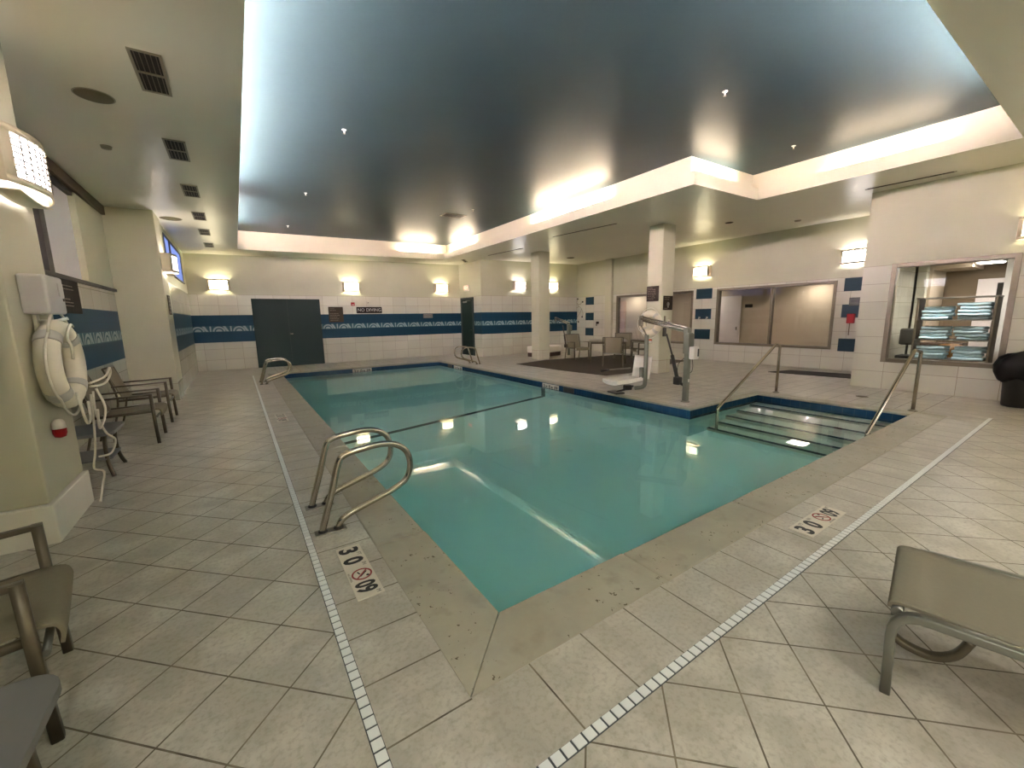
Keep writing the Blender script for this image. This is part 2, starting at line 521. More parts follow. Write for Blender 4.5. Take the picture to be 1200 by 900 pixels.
# soffit ring (slightly tilted slab) with the stepped opening
XO0, XO1, XO2, YO0, YO1, YO2 = .27, 6.72, 8.86, 1.07, 4.40, 14.55
def slab(mb, x0, x1, y0, y1, zlo, zhi):
    v = [mb.bm.verts.new((x, y, zc(x)+dz)) for dz in (zlo, zhi) for x, y in ((x0, y0), (x1, y0), (x1, y1), (x0, y1))]
    for q in ((3, 2, 1, 0), (4, 5, 6, 7), (0, 1, 5, 4), (1, 2, 6, 5), (2, 3, 7, 6), (3, 0, 4, 7)):
        mb.bm.faces.new([v[i] for i in q])
s = MB(); x9, y9 = 13.2, 16.0
for r in ((-2.0, XO0, -4.3, y9), (XO0, x9, -4.3, YO0), (XO0, XO1, YO2, y9), (XO1, x9, YO1, y9), (XO2, x9, YO0, YO1)):
    slab(s, *r, 0, .010)
struct('ceiling', s, M['soffit'])
FT = .035
fa = MB()     # upstand (fascia) all round the opening
for r in ((XO0-FT, XO0, YO0-FT, YO2+FT), (XO0, XO2+FT, YO0-FT, YO0), (XO0, XO1+FT, YO2, YO2+FT), (XO1, XO1+FT, YO1, YO2), (XO1+FT, XO2+FT, YO1, YO1+FT), (XO2, XO2+FT, YO0, YO1)):
    slab(fa, *r, .0105, .222)
struct('trim_1', fa, M['fascia'])
D = .24
bw = MB()     # back wall of the light cove
x0, x1, x2, y0, y1, y2 = XO0-D, XO1+D, XO2+D, YO0-D, YO1+D, YO2+D
for r in ((x0-.05, x0, y0-.05, y2+.05), (x0, x2+.05, y0-.05, y0), (x0, x1+.05, y2, y2+.05), (x1, x1+.05, y1, y2), (x1+.05, x2+.05, y1, y1+.05), (x2, x2+.05, y0, y1)):
    slab(bw, *r, .0105, .60)
struct('trim_2', bw, M['fascia'])
uc = MB()
slab(uc, x0-.05, x2+.05, y0-.05, y1+.05, .56, .62); slab(uc, x0-.05, x1+.05, y1+.05, y2+.05, .56, .62)
struct('ceiling_upper', uc, M['ceil'])

# ------------------------------------------------------------------ pool
cp = MB()
def seg_boxes(mb, a, b, along, n, z0=-.032, z1=.004, gap=.006, bev=.012):
    for k in range(n):
        p, q = list(a), list(b)
        L = (b[along]-a[along])/n
        p[along] = a[along]+L*k+gap/2; q[along] = a[along]+L*(k+1)-gap/2
        mb.b2((p[0], p[1], z0), (q[0], q[1], z1), bev)
g_ = .004
cp.prism([(.63, 1.28+g_), (.975, 1.62+g_), (.975, 2.62), (.63, 2.62)], -.032, .004)
cp.prism([(.63+g_, 1.28), (1.9, 1.28), (1.9, 1.62), (.975+g_, 1.62)], -.032, .004)
seg_boxes(cp, (.63, 2.626), (.975, 13.8), 1, 9)
seg_boxes(cp, (1.906, 1.28), (8.4, 1.62), 0, 5)
seg_boxes(cp, (.98, 13.645), (6.10, 13.8), 0, 8, bev=.01)
seg_boxes(cp, (5.95, 3.91), (6.10, 13.64), 1, 16, bev=.01)
seg_boxes(cp, (5.95, 3.76), (8.4, 3.905), 0, 4, bev=.01)
seg_boxes(cp, (8.125, 1.625), (8.4, 3.755), 1, 4, bev=.01)
struct('trim_3', cp, M['coping'])
bs = MB()
ZF = -1.25
bs.b2((.82, 1.5, ZF), (.96, 13.8, -.034)); bs.b2((.96, 1.46, ZF), (8.3, 1.6, -.034)); bs.b2((8.14, 1.6, ZF), (8.3, 3.9, -.034))
bs.b2((5.97, 3.775, ZF), (8.14, 3.9, -.034)); bs.b2((5.97, 3.9, ZF), (6.09, 13.8, -.034)); bs.b2((.96, 13.66, ZF), (5.97, 13.79, -.034))
bs.b2((.82, 1.46, ZF-.12), (8.3, 13.8, ZF))
struct('floor_pool_basin', bs, M['basin'])
# thin grout bed below the coping joints
gb = MB()
for a, b in (((.66, 1.3), (.95, 13.78)), ((.95, 1.3), (8.38, 1.59)), ((5.99, 3.93), (6.08, 13.78)), ((5.99, 3.79), (8.38, 3.89)), ((8.16, 1.6), (8.38, 3.79)), ((.95, 13.67), (6.08, 13.78))):
    gb.b2((a[0], a[1], -.0335), (b[0], b[1], -.006))
struct('trim_4', gb, plain('coping joint grout', (176, 166, 140), .8))
# entry steps
STEPS = [(7.87, -.36), (7.42, -.53), (7.06, -.72), (6.77, -.93), (6.49, -1.10)]
st = MB(); no = MB()
nx = 8.14
for x, z in STEPS:
    st.b2((x, 1.6, ZF), (nx, 3.775, z)); no.b2((x-.004, 1.601, z-.03), (x+.05, 3.774, z+.004)); nx = x
struct('floor_pool_step', st, plain('step plaster', (232, 232, 214), .6, var=.03))
struct('trim_5', no, M['nosing'])
# dark tile line across the pool bottom
dl = MB(); dl.prism([(.96, 6.72), (5.97, 7.55), (5.97, 7.67), (.96, 6.84)], ZF, ZF+.006)
dl.prism([(-.06, -.07), (.06, -.07), (.06, .07), (-.06, .07)], 0, .9, Matrix.Translation((6.025, 7.61, ZF+.02)))
struct('trim_6', dl, M['nosing'])
# water body
wb = MB()
poly = [(.94, 1.58), (8.16, 1.58), (8.16, 3.79), (5.99, 3.79), (5.99, 13.68), (.94, 13.68)]
wb.prism(poly, ZF-.02, ZW)
tag(wb.build('pool_water', M['water']), 'still turquoise water filling the indoor pool', 'water', kind='stuff')

# skimmer mouths in the waterline
for k, (loc, lab) in enumerate((((5.945, 6.70), 'black skimmer opening beside the depth marker on the right pool wall'), ((5.945, 12.75), 'black skimmer opening in the far right corner of the pool wall'))):
    t = thing('pool_skimmer', lab, 'skimmer', (5.97, loc[1], -.125), 0, 'pool skimmers')
    MB().b2((-.008, -.16, -.06), (.002, .16, .07), .003).build('mouth', M['black'], t)
    mb = MB(); mb.b2((-.012, -.175, .07), (.002, .175, .082)); mb.b2((-.012, -.175, -.072), (.002, .175, -.06)); mb.b2((-.012, -.175, -.06), (.002, -.16, .07)); mb.b2((-.012, .16, -.06), (.002, .175, .07))
    mb.build('mouth_frame', M['dkgrey'], t)

# drains in the deck
def drain(name, label, a, b, along):
    L = b - a; w = .045
    t = thing(name, label, 'drain', (a, 0, 0) if along == 0 else (0, a, 0), 0, 'white slot drains in the deck')
    ch = MB(); gr = MB()
    n = int(L/.05)
    for k in range(n):
        c = (k+.5)*L/n; l = L/n*.80
        if along == 0: gr.box((c, DRY, .004), (l, w*.86, .006), 0)
        else: gr.box((DRX, c, .004), (w*.86, l, .006), 0)
    if along == 0: ch.b2((0, DRY-w/2, -.002), (L, DRY+w/2, .003))
    else: ch.b2((DRX-w/2, 0, -.002), (DRX+w/2, L, .003))
    ch.build('channel', M['drainslot'], t); gr.build('grate', M['drain'], t)
DRX, DRY = .268, .905
drain('slot_drain', 'white slotted drain strip along the left side of the pool', .93, 13.6, 1)
drain('slot_drain', 'white slotted drain strip along the near side of the pool', .29, 8.62, 0)

# ------------------------------------------------------------------ depth markers on the deck
def nodive(mb, c, r):
    for k in range(32):
        a0, a1 = 2*PI*k/32, 2*PI*(k+1)/32
        mb.prism([(c[0]+r*math.cos(a0), c[1]+r*math.sin(a0)), (c[0]+r*math.cos(a1), c[1]+r*math.sin(a1)), (c[0]+r*.83*math.cos(a1), c[1]+r*.83*math.sin(a1)), (c[0]+r*.83*math.cos(a0), c[1]+r*.83*math.sin(a0))], 0, .0016)
    mb.box((c[0], c[1], .0008), (r*1.75, r*.14, .0016), 0, Matrix.Rotation(-.75, 4, 'Z'))
def depth_tile(loc, rz, label, faint=False):
    # local: text runs +x, top of the letters towards +y; 0.60 x 0.145
    t = thing('depth_marker', label, 'depth marker', loc, rz, 'depth markers in the deck')
    mb = MB()
    for k in range(4): mb.box((-.225+.15*k, 0, .002), (.1495, .148, .008), .0015)
    mb.build('tile', M['signtile'], t)
    z = .0062; I = M['ink']
    if faint: I = M['inkgrey']
    text('digit', '3', .155, I, Matrix.Translation((-.235, -.01, z)), t, .0006, bold=.006, sx=1.0)
    text('unit', 'FT', .035, M['inkgrey'], Matrix.Translation((-.172, .045, z)), t, .0005)
    text('digit', '0', .155, I, Matrix.Translation((-.105, -.01, z)), t, .0006, bold=.006, sx=.95)
    text('unit', 'IN', .035, M['inkgrey'], Matrix.Translation((-.04, .045, z)), t, .0005)
    mb = MB(); nodive(mb, (.068, .005), .058); mb.xf(Matrix.Translation((0, 0, z))).build('prohibition_ring', M['inkred'], t)
    mb = MB(); mb.box((.068, .012, 0), (.012, .06, .001), 0, Matrix.Rotation(.75, 4, 'Z')); mb.box((.05, -.01, 0), (.03, .008, .001), 0, Matrix.Rotation(.3, 4, 'Z')); mb.lathe([(.001, -.0005), (.009, -.0005), (.009, .0005), (.001, .0005)], (.093, .033, 0), 12)
    mb.xf(Matrix.Translation((0, 0, z))).build('diver_figure', I, t)
    text('small_caption', 'NO DIVING', .018, M['inkgrey'], Matrix.Translation((.07, -.063, z)), t, .0004)
    text('digit', '09', .15, I, Matrix.Translation((.20, -.008, z)), t, .0006, bold=.005, sx=.72)
    text('unit', 'M', .035, M['inkgrey'], Matrix.Translation((.275, .045, z)), t, .0005)
    return t
depth_tile((.470, 2.43, 0), -PI/2, 'white depth marker tile reading 3 FT 0 IN beside the near ladder rails')
depth_tile((3.39, 1.083, 0), 0, 'white depth marker tile reading 3 FT 0 IN on the near pool edge')
depth_tile((.455, 7.25, 0), -PI/2, 'worn depth marker tile on the left deck halfway to the far wall', True)
def waterline_marker(o, ux, label, w=.6):
    t = thing('waterline_marker', label, 'depth marker', o, 0, 'depth markers on the waterline')
    B = basis((0, 0, 0), ux, (0, 0, 1))
    mb = MB()
    for k in range(4): mb.box((-.225+.15*k, 0, .002), (.149, .15, .006), .001)
    mb.xf(B).build('tile', M['signtile'], t)
    for s_, x_, sz in (('3', -.23, .13), ('FT', -.14, .055), ('0', -.03, .13), ('IN', .06, .055), ('09', .2, .12)):
        text('lettering', s_, sz, M['ink'], B @ Matrix.Translation((x_, 0, .0055)), t, .0006, bold=.003)
waterline_marker((3.27, 13.655, -.12), (1, 0, 0), 'white depth marker on the far pool wall below the blue band')
waterline_marker((5.965, 7.33, -.12), (0, -1, 0), 'white depth marker on the right pool wall next to the black skimmer')
waterline_marker((5.965, 12.15, -.12), (0, -1, 0), 'white depth marker near the far right corner of the pool')

# ------------------------------------------------------------------ stainless rails
def grab_rail(loc, rz, label):
    t = thing('grab_rail', label, 'grab rail', loc, rz, 'pool ladder grab rails')
    P = smooth_path([(0, 0, -.02), (0, 0, .03), (.075, 0, .27), (.14, 0, .49), (.19, 0, .545), (.30, 0, .565), (.44, 0, .575), (.55, 0, .555), (.635, 0, .49), (.665, 0, .385), (.64, 0, .28), (.56, 0, .215), (.40, 0, .160), (.22, 0, .105), (.14, 0, .068), (.105, 0, .02), (.10, 0, -.02)], 5)
    MB().tube(P, .0235, 14).build('rail_tube', M['steel'], t)
    mb = MB(); mb.box((.05, 0, .004), (.21, .085, .008), .003); mb.build('escutcheon_plate', M['steeldull'], t)
    for x_ in (-.002, .102): MB().lathe([(.033, .006), (.033, .014), (.027, .022), (.0245, .024)], (x_, 0, 0), 18).build('collar', M['black'], t)
    return t
g0 = grab_rail((.372, 3.03, 0), 0, 'nearer steel grab rail of the ladder beside the depth marker')
dup(g0, (.372, 3.52, 0), 0, 'farther steel grab rail of the near ladder by the depth marker')
dup(g0, (.385, 11.50, 0), 0, 'nearer steel grab rail in front of the wide green doors')
dup(g0, (.385, 12.0, 0), 0, 'farther steel grab rail in front of the wide green doors')
dup(g0, (6.62, 11.85, 0), PI, 'nearer steel grab rail across the pool by the narrow green door')
dup(g0, (6.62, 12.35, 0), PI, 'farther steel grab rail across the pool by the narrow green door')
def hand_rail(y, xp, xtop, ztop, xlow, zlow, zend, label):
    t = thing('stair_handrail', label, 'handrail', (xp, y, 0), 0, 'handrails of the pool steps')
    P = fillet([(0, 0, -.02), (0, 0, ztop-.005), (xtop-xp, 0, ztop+.035), (xlow-xp, 0, zlow), (xlow-xp-.005, 0, zend)], [.05, .10, .06])
    MB().tube(P, .024, 14).build('rail_tube', M['steel'], t)
    MB().lathe([(.06, 0), (.06, .008), (.04, .02), (.026, .03)], (0, 0, 0), 20).build('escutcheon_plate', M['steeldull'], t)
hand_rail(3.6, 8.48, 8.33, .90, 6.47, -.03, -1.10, 'steel handrail on the far side of the pool steps')
hand_rail(1.66, 8.41, 8.07, .91, 6.47, -.01, -1.10, 'steel handrail on the near side of the pool steps, below the towel window')

# ------------------------------------------------------------------ pool lift
def pool_lift(loc, rz, label, box=True):
    # local origin at the mast foot; arm runs +y, seat faces -x
    t = thing('pool_lift', label, 'pool lift', loc, rz, 'pool access lifts')
    mb = MB(); mb.box((0, 0, .45), (.085, .085, .9), .012); mb.build('mast', M['bluebox'], t)
    mb = MB(); mb.box((0, 0, 1.02), (.14, .11, .36), .02); mb.box((-.01, .02, 1.22), (.12, .09, .14), .03); mb.box((.09, .02, 1.06), (.09, .1, .24), .012); mb.build('mast_head', M['bluebox'], t)
    mb = MB(); mb.lathe([(.075, 0), (.075, .012), (.055, .02)], (0, 0, 0), 20); mb.build('floor_socket', M['steeldull'], t)
    arm = MB()
    for dz, dx in ((.035, .02), (-.035, .02), (.0, -.03)):
        arm.tube([(dx, .02, 1.24+dz), (dx, .98, 1.44+dz)], .019, 10)
    arm.build('arm', M['steel'], t)
    MB().box((0, 1.0, 1.405), (.07, .06, .20), .01).build('arm_end_plate', M['steeldull'], t)
    SM = Matrix.Translation((0, .86, 0)) @ Matrix.Rotation(math.radians(-12), 4, 'Z')
    lk = MB(); lk.tube([(0, 1.0, 1.32), (.02, .93, 1.20), (0, .86, 1.12)], .016, 8); lk.tube([(-.02, .98, 1.32), (-.03, .90, 1.2), (0, .86, 1.13)], .01, 8)
    if box: lk.build('hanger_link', M['steel'], t)
    sm = MB(); sm.tube(fillet([(0, 0, 1.14), (0, 0, .15), (-.18, .08, .13)], [.1]), .036, 12, flat=(.032, .032)); sm.box((-.02, .075, .42), (.07, .09, .20), .01)
    if box: sm.xf(SM).build('seat_mast', M['bluebox'], t)
    act = MB(); act.tube([(-.02, .42, 1.17), (-.03, .27, .78)], .016, 8); act.tube([(-.03, .28, .80), (-.04, .15, .40)], .032, 12); act.box((-.04, .14, .36), (.11, .12, .14), .02); act.tube([(-.03, .12, .33), (0, .0, .27)], .025, 8)
    act.build('actuator', M['black'], t)
    if box:
        pan = MB(); rows = []
        for i in range(9):
            u = i/8; x_ = -.62+.60*u
            zz = .285 - .03*math.sin(u*PI) - (.05*(1-u)**4)
            rows.append([(x_, .03+.47*j/6, zz + .03*((j/3-1)**4)) for j in range(7)])
        pan.sheet(rows, .07).xf(SM).build('seat', M['white'], t)
        bk = MB(); rows = []
        for i in range(8):
            u = i/7; rows.append([(.05+.06*u, -.03+.47*j/6, .30+.43*u) for j in range(7)])
        bk.sheet(rows, .035).xf(SM).build('backrest', M['white'], t)
        ar = MB(); ar.tube([(.04, .50, .46), (-.30, .50, .46), (-.55, .50, .45)], .014, 8); ar.xf(SM).build('arm_rest', M['steeldull'], t)
        MB().tube([(-.48, .50, .452), (-.66, .50, .445)], .024, 10).xf(SM).build('arm_grip', M['black'], t)
        fr = MB(); fr.tube([(-.12, .2, .15), (-.22, .2, .10), (-.50, .2, .07)], .02, 8); fr.box((-.52, .2, .055), (.20, .30, .03), .01); fr.box((-.25, .2, .13), (.14, .12, .1), .02)
        fr.xf(SM).build('foot_rest', M['black'], t)
    if box:
        b_ = MB().box((.03, -.10, .86), (.15, .10, .21), .014).build('battery_box', M['white'], t)
        MB().box((.07, -.152, .865), (.035, .008, .13), .003).build('battery_display', M['black'], b_)
        c_ = MB(); c_.tube(smooth_path([(.0, .06, .76), (-.10, .10, .66), (-.11, .10, .48), (-.04, .05, .40)]), .006, 6); c_.tube(smooth_path([(.06, -.05, .76), (.11, -.04, .62), (.09, -.03, .52), (.03, 0, .5)]), .006, 6)
        c_.build('cable', M['black'], t)
        MB().box((0, -.046, .38), (.03, .006, .05), .002).build('sticker', M['white'], t)
    return t
pool_lift((6.40, 4.15, 0), 0, 'pool access lift with white seat in front of the middle column')
pool_lift((10.9, 12.25, 0), -.15, 'second pool access lift standing behind the patio chairs', False)
t = thing('step_box', 'low white plastic step box with dark base beside the far column', 'step box', (9.95, 12.6, 0), .25)
MB().box((0, 0, .28), (1.25, .75, .24), .03).build('lid', M['white'], t)
MB().box((0, 0, .09), (1.2, .7, .17), .01).build('plinth', M['wood'], t)

# ------------------------------------------------------------------ wall sconces
def sconce_parts(t, kind):
    w, h = .57, .35
    def arc(u, off=0):  # u -1..1 -> point on the bowed front
        y = u*w/2; return (.215 - .085*u*u + off, y)
    n = 14
    sh = MB()   # cream shell: rims above and below, stiles left and right, back plate
    def patch(u0, u1, z0, z1):
        rows = []
        for z in (z0, z1): rows.append([(*arc(u0+(u1-u0)*k/n), z) for k in range(n+1)])
        sh.sheet(rows, .008)
    patch(-1, 1, .13, h/2); patch(-1, 1, -h/2, -.13); patch(-1, -.82, -.13, .13); patch(.82, 1, -.13, .13)
    for sgn in (1, -1):
        sh.b2((0, sgn*w/2-.004, -h/2), (.132, sgn*w/2+.004, h/2))
    sh.b2((0, -w/2, -h/2), (.012, w/2, h/2))
    sh.build('lamp_housing', M['sconce'], t)
    pn = MB(); rows = [[(*arc(-.82+1.64*k/n, -.008), z) for k in range(n+1)] for z in (-.13, 0, .13)]
    pn.sheet(rows, .006).build('lamp_panel', M[kind], t)
    gr = MB()
    for i in range(1, 9):
        u = -.82+1.64*i/9; q = arc(u, .002); gr.box((q[0], q[1], 0), (.004, .012, .26))
    for i in range(1, 7):
        z = -.13+.26*i/7
        gr.tube([(*arc(-.82+1.64*k/n, .002), z) for k in range(n+1)], .0055, 4)
    gr.build('grille', M['dimtext'], t)
    bt = MB()
    rows = [[(.03+.13*j/4, -w/2*.8+w*.8*k/10, -h/2-.03-.018*math.sin(PI*k/10)) for j in range(5)] for k in range(11)]
    bt.sheet(rows, .006).build('drip_tray', M['sconce'], t)
SC_LIST = [
    ((-1.19, 4.25, 2.55), 0, 'cool', 'large near wall lamp with lit grid panel on the left pier'),
    ((-1.05, 10.72, 2.66), 0, 'cool', 'cool white wall lamp on the far left pier beside the blue window'),
    ((-.305, FY, 2.645), -PI/2, 'warm', 'warm wall lamp left of the wide green doors'),
    ((3.62, FY, 2.69), -PI/2, 'warm', 'warm wall lamp above the brown sign on the far wall'),
    ((7.14, FY, 2.735), -PI/2, 'warm', 'warm wall lamp at the right end of the far wall'),
    ((9.76, YA, 2.78), -PI/2, 'cool', 'cool white wall lamp on the alcove wall left of the far column'),
    ((11.48, YA, 2.81), -PI/2, 'warm', 'warm wall lamp on the alcove wall right of the far column'),
    ((XR, 8.03, 2.89), PI, 'warm', 'warm wall lamp above the three blue tiles by the corridor window'),
    ((XR, 3.97, 2.86), PI, 'cool', 'cool white wall lamp on the right wall next to the tiled corner'),
    ((XT, .86, 2.75), PI, 'warm', 'warm wall lamp cut off at the right edge above the towel window'),
]
first = {}
for loc, rz, kind, lab in SC_LIST:
    if kind not in first:
        t = thing('wall_sconce', lab, 'wall lamp', loc, rz, 'wall lamps around the pool'); sconce_parts(t, kind); first[kind] = t
    else:
        dup(first[kind], loc, rz, lab)
    b_ = bpy.data.lights.new('sconce_bulb', 'POINT'); b_.energy = (1 if loc[1] < 2 else 7.5) if kind == 'warm' else (7 if loc[1] > 5 or loc[0] > 0 else .5); b_.color = (1, .94, .74) if kind == 'warm' else (1, .93, .97); b_.shadow_soft_size = .04
    o_ = bpy.data.objects.new('sconce_bulb', b_); COL.objects.link(o_); o_.location = (loc[0]+.10*math.cos(rz), loc[1]+.10*math.sin(rz), loc[2])

first['cool'].scale = (1, 1.22, 1)
# ------------------------------------------------------------------ doors
d = MB(); d.b2((.50, FY-.03, 0), (2.53, FY, 2.25), .004)
d1 = struct('door_1', d, M['door'])
mb = MB(); mb.b2((1.512, FY-.033, 0), (1.518, FY-.02, 2.24)); mb.build('meeting_seam', M['doorframe'], d1)
mb = MB(); mb.box((1.57, FY-.06, 1.09), (.10, .02, .025), .006); mb.box((1.60, FY-.04, 1.09), (.02, .03, .02)); mb.build('door_handle', M['steel'], d1)
d = MB(); d.b2((XD-.035, 14.72, 0), (XD, 15.66, 2.27), .004)
d2 = struct('door_2', d, M['door'])
mb = MB()
for a, b in (((14.66, 0), (14.73, 2.34)), ((15.65, 0), (15.72, 2.34)), ((14.66, 2.27), (15.72, 2.34))): mb.b2((XD-.05, a[0], a[1]), (XD, b[0], b[1]))
mb.build('door_frame', M['doorframe'], d2)
mb = MB(); mb.box((XD-.07, 15.3, 2.17), (.06, .28, .06), .01); mb.tube([(XD-.08, 15.2, 2.2), (XD-.10, 15.0, 2.21), (XD-.05, 14.85, 2.21)], .008, 6); mb.build('door_closer', M['inkgrey'], d2)
mb = MB(); mb.box((XD-.06, 14.85, 1.05), (.03, .12, .025), .006); mb.build('door_handle', M['steel'], d2)

t = thing('exit_sign', 'red lit exit sign above the narrow green door', 'exit sign', (XD, 15.18, 2.72))
MB().box((-.03, 0, 0), (.06, .36, .24), .01).build('housing', M['white'], t)
text('lettering', 'EXIT', .19, M['exit'], basis((-.062, 0, 0), (0, -1, 0), (0, 0, 1)), t, .002, bold=.004, sx=.75)

# ------------------------------------------------------------------ signs on the far wall
def flat_sign(name, label, cat, o, ux, w, h, mat, lines=(), tmat='dimtext', th=.02, icon=False, border=None):
    """o = centre on the wall, ux = reading direction"""
    t = thing(name, label, cat, o)
    B = basis((0, 0, 0), ux, (0, 0, 1))
    MB().box((0, 0, th/2), (w, h, th), .004).xf(B).build('plate', M[mat], t)
    if lines:
        ln = MB(); n = len(lines)
        for k, L in enumerate(lines):
            y = h*.38 - k*h*.76/max(1, n-1)
            if L: 
                x_ = -w*.42
                random.seed(k*13+int(w*100))
                while x_ < -w*.42 + w*.84*L - .01:
                    wl = min(random.uniform(.03, .09), -w*.42+w*.84*L - x_)
                    ln.box((x_+wl/2, y, th+.0008), (wl, h*.030, .0016)); x_ += wl+.014
        ln.xf(B).build('text_line', M[tmat], t)
    if icon:
        ic = MB(); ic.lathe([(.001, 0), (h*.15, 0), (h*.15, .0015), (.001, .0015)], (0, -h*.08, th), 18); ic.box((0, -h*.27, th+.0008), (h*.16, h*.12, .0016)); ic.xf(B).build('pictogram', M['inkgrey'], t)
    if border:
        bo = MB()
        for s_ in (1, -1): bo.box((s_*w*.47, 0, th), (.008, h*.94, .003)); bo.box((0, s_*h*.47, th), (w*.94, .008, .003))
        bo.xf(B).build('border', M[border], t)
    return t
flat_sign('notice_sign', 'square brown notice beside the wide green doors', 'sign', (3.04, FY, 1.72), (1, 0, 0), .49, .54, 'brown', (.4, .5, 0, .7, .8, .6, .75, .7), 'dimtext')
t = thing('no_diving_sign', 'long dark sign reading NO DIVING on the far wall', 'sign', (4.22, FY, 1.872))
MB().b2((-.465, -.02, -.115), (.465, 0, .115), .004).build('plate', M['dkbrown'], t)
text('lettering', 'NO DIVING', .165, M['pale'], basis((0, -.021, 0), (1, 0, 0), (0, 0, 1)), t, .001, bold=0, sx=1.0)
flat_sign('band_plate', 'small pale plate on the blue band near the narrow green door', 'sign', (6.535, FY+.004, 1.63), (1, 0, 0), .40, .16, 'inkgrey', (.9, .8, .85), 'pale')
t = thing('fire_alarm', 'red fire alarm between the brown notice and the no diving sign', 'fire alarm', (3.64, FY+.004, 2.09))
MB().box((0, -.025, 0), (.13, .05, .12), .01).build('housing', M['red'], t); MB().box((0, -.053, -.02), (.07, .008, .02), .003).build('pull_bar', M['pale'], t)
t = thing('wall_sensor', 'small white sensor on the wall above the no diving sign', 'sensor', (4.19, FY, 2.14))
MB().box((0, -.03, 0), (.08, .06, .07), .015).build('housing', M['white'], t)
MB().lathe([(.001, 0), (.02, 0), (.014, .012), (.001, .016)], (0, -.06, 0), 12, Matrix.Rotation(PI/2, 4, 'X')).build('lens', M['inkgrey'], t)
# left pier and recess
flat_sign('notice_sign', 'narrow brown notice on the far left pier below the wall lamp', 'sign', (-1.05, 10.62, 1.86), (0, 1, 0), .30, .38, 'brown', (.5, .7, .6, .8, .7), 'dimtext')
flat_sign('notice_sign', 'dark brown notice on the recessed wall behind the grey phone box', 'sign', (XL, 7.55, 1.87), (0, 1, 0), 1.0, .44, 'dkbrown', (0, .8, .8, 0, 0, .6, .7, .7, 0), 'dimtext')
# signs on the middle column
flat_sign('notice_sign', 'large dark notice on the middle column above the ring buoy', 'sign', (9.0, 6.90, 2.05), (0, -1, 0), .36, .38, 'dkbrown', (.5, .8, .85, .8, .85, .7, .8, .6), 'dimtext')
flat_sign('notice_sign', 'dark pictogram sign on the right face of the middle column', 'sign', (9.27, 6.65, 1.81), (1, 0, 0), .37, .36, 'dkbrown', (.7, .6, 0, 0, 0, 0, .5), 'dimtext', icon=True)

# blue accent tiles on the right wall
k = 7
for (yc, zs, w) in ((7.94, (2.18, 1.52, .855), .56), (3.95, (2.19, 1.53, .665), .40), (13.25, (2.17, 1.50, .835), .50)):
    for z in zs:
        tl = MB(); 
        tl.b2((XR-.008, yc-w/2, z-.165), (XR, yc+w/2, z+.165), .003)
        struct('trim_%d' % k, tl, M['bluetile']); k += 1
# fixings on the window-side accent tile
t = thing('robe_hook', 'pair of small pale hooks under the middle blue tile', 'hook', (XR, 7.94, 1.38))
mb = MB()
for dy in (-.15, .12): mb.tube([(0, dy, .03), (-.05, dy, 0), (-.07, dy, -.03), (-.05, dy, -.05)], .014, 8); mb.box((-.01, dy, .02), (.02, .06, .06), .006)
mb.build('hook', M['pale'], t)
# wire wall ornament by the left accent tiles
t = thing('wall_ornament', 'wiry branch-like wall ornament beside blue tiles behind the chairs', 'wall ornament', (XR, 13.85, 1.85))
mb = MB()
for pts in ([(0, .05, .45), (0, .15, .40), (0, .2, .25), (0, .05, .1), (0, -.1, 0), (0, 0, -.2)], [(0, .2, .25), (0, .0, .2), (0, -.15, .3)], [(0, .05, .1), (0, .2, .05), (0, .25, -.05)], [(0, -.1, 0), (0, -.2, -.2), (0, -.15, -.35)], [(0, .0, -.2), (0, .2, -.4), (0, .3, -.45)]):
    mb.tube(smooth_path([(-.02, q[1], q[2]) for q in pts], 5), .008, 6)
mb.build('branch', M['dimtext'], t)
mb = MB()
for q in ((.16, .44), (-.17, .30), (.27, -.05), (-.15, -.36), (.3, -.46), (.1, -.58)): mb.box((-.02, q[0], q[1]), (.02, .09, .07), .012)
mb.build('leaf', M['dkgrey'], t)
t = thing('wall_hook', 'small dark hook on the wall right of the lowest blue tile behind the chairs', 'hook', (XR, 12.75, 1.18))
mb = MB(); mb.box((-.02, 0, .05), (.04, .16, .1), .02); mb.tube([(-.03, 0, .02), (-.09, 0, -.03), (-.07, 0, -.08)], .02, 8); mb.build('hook', M['dkbrown'], t)
# alarm things beside the corner
t = thing('alarm_panel', 'dark grey panel on the wall beside the tiled corner', 'panel', (XR, 3.86, 1.76))
MB().box((-.03, 0, 0), (.06, .28, .20), .008).build('housing', M['dkgrey'], t); MB().box((-.062, 0, .02), (.006, .2, .08), .002).build('window', M['black'], t)
t = thing('fire_pull_box', 'small red box under the dark panel by the tiled corner', 'fire alarm', (XR+.004, 3.93, 1.34))
MB().box((-.04, 0, 0), (.08, .16, .24), .012).build('housing', M['red'], t); MB().tube([(-.02, .02, -.1), (-.02, .02, -.42)], .012, 6).build('conduit', M['dimtext'], t)

# ------------------------------------------------------------------ windows and rooms behind
def window(name, X0, depth, h, axis='x', mull=(), fw=.07, glass=None, frame='winframe', proud=.02):
    u0, u1, z0, z1 = h
    mb = MB()
    for a, b in (((u0, z0), (u0+fw, z1)), ((u1-fw, z0), (u1, z1)), ((u0+fw, z0), (u1-fw, z0+fw)), ((u0+fw, z1-fw), (u1-fw, z1))):
        mb.b2((X0-proud, a[0], a[1]), (X0+depth, b[0], b[1]), .004)
    o = struct(name, mb, M[frame])
    for k, m_ in enumerate(mull): MB().b2((X0, m_-.03, z0+fw), (X0+depth*.8, m_+.03, z1-fw)).build('mullion', M[frame], o)
    MB().b2((X0+depth*.35, u0+fw, z0+fw), (X0+depth*.35+.008, u1-fw, z1-fw)).build('pane', glass or M['glass'], o)
    return o
window('window_1', XR, .15, W1, mull=(5.85,))
window('window_2', XR, .15, W3, mull=(10.2,))
window('window_3', XT, .15, WT, fw=.075)
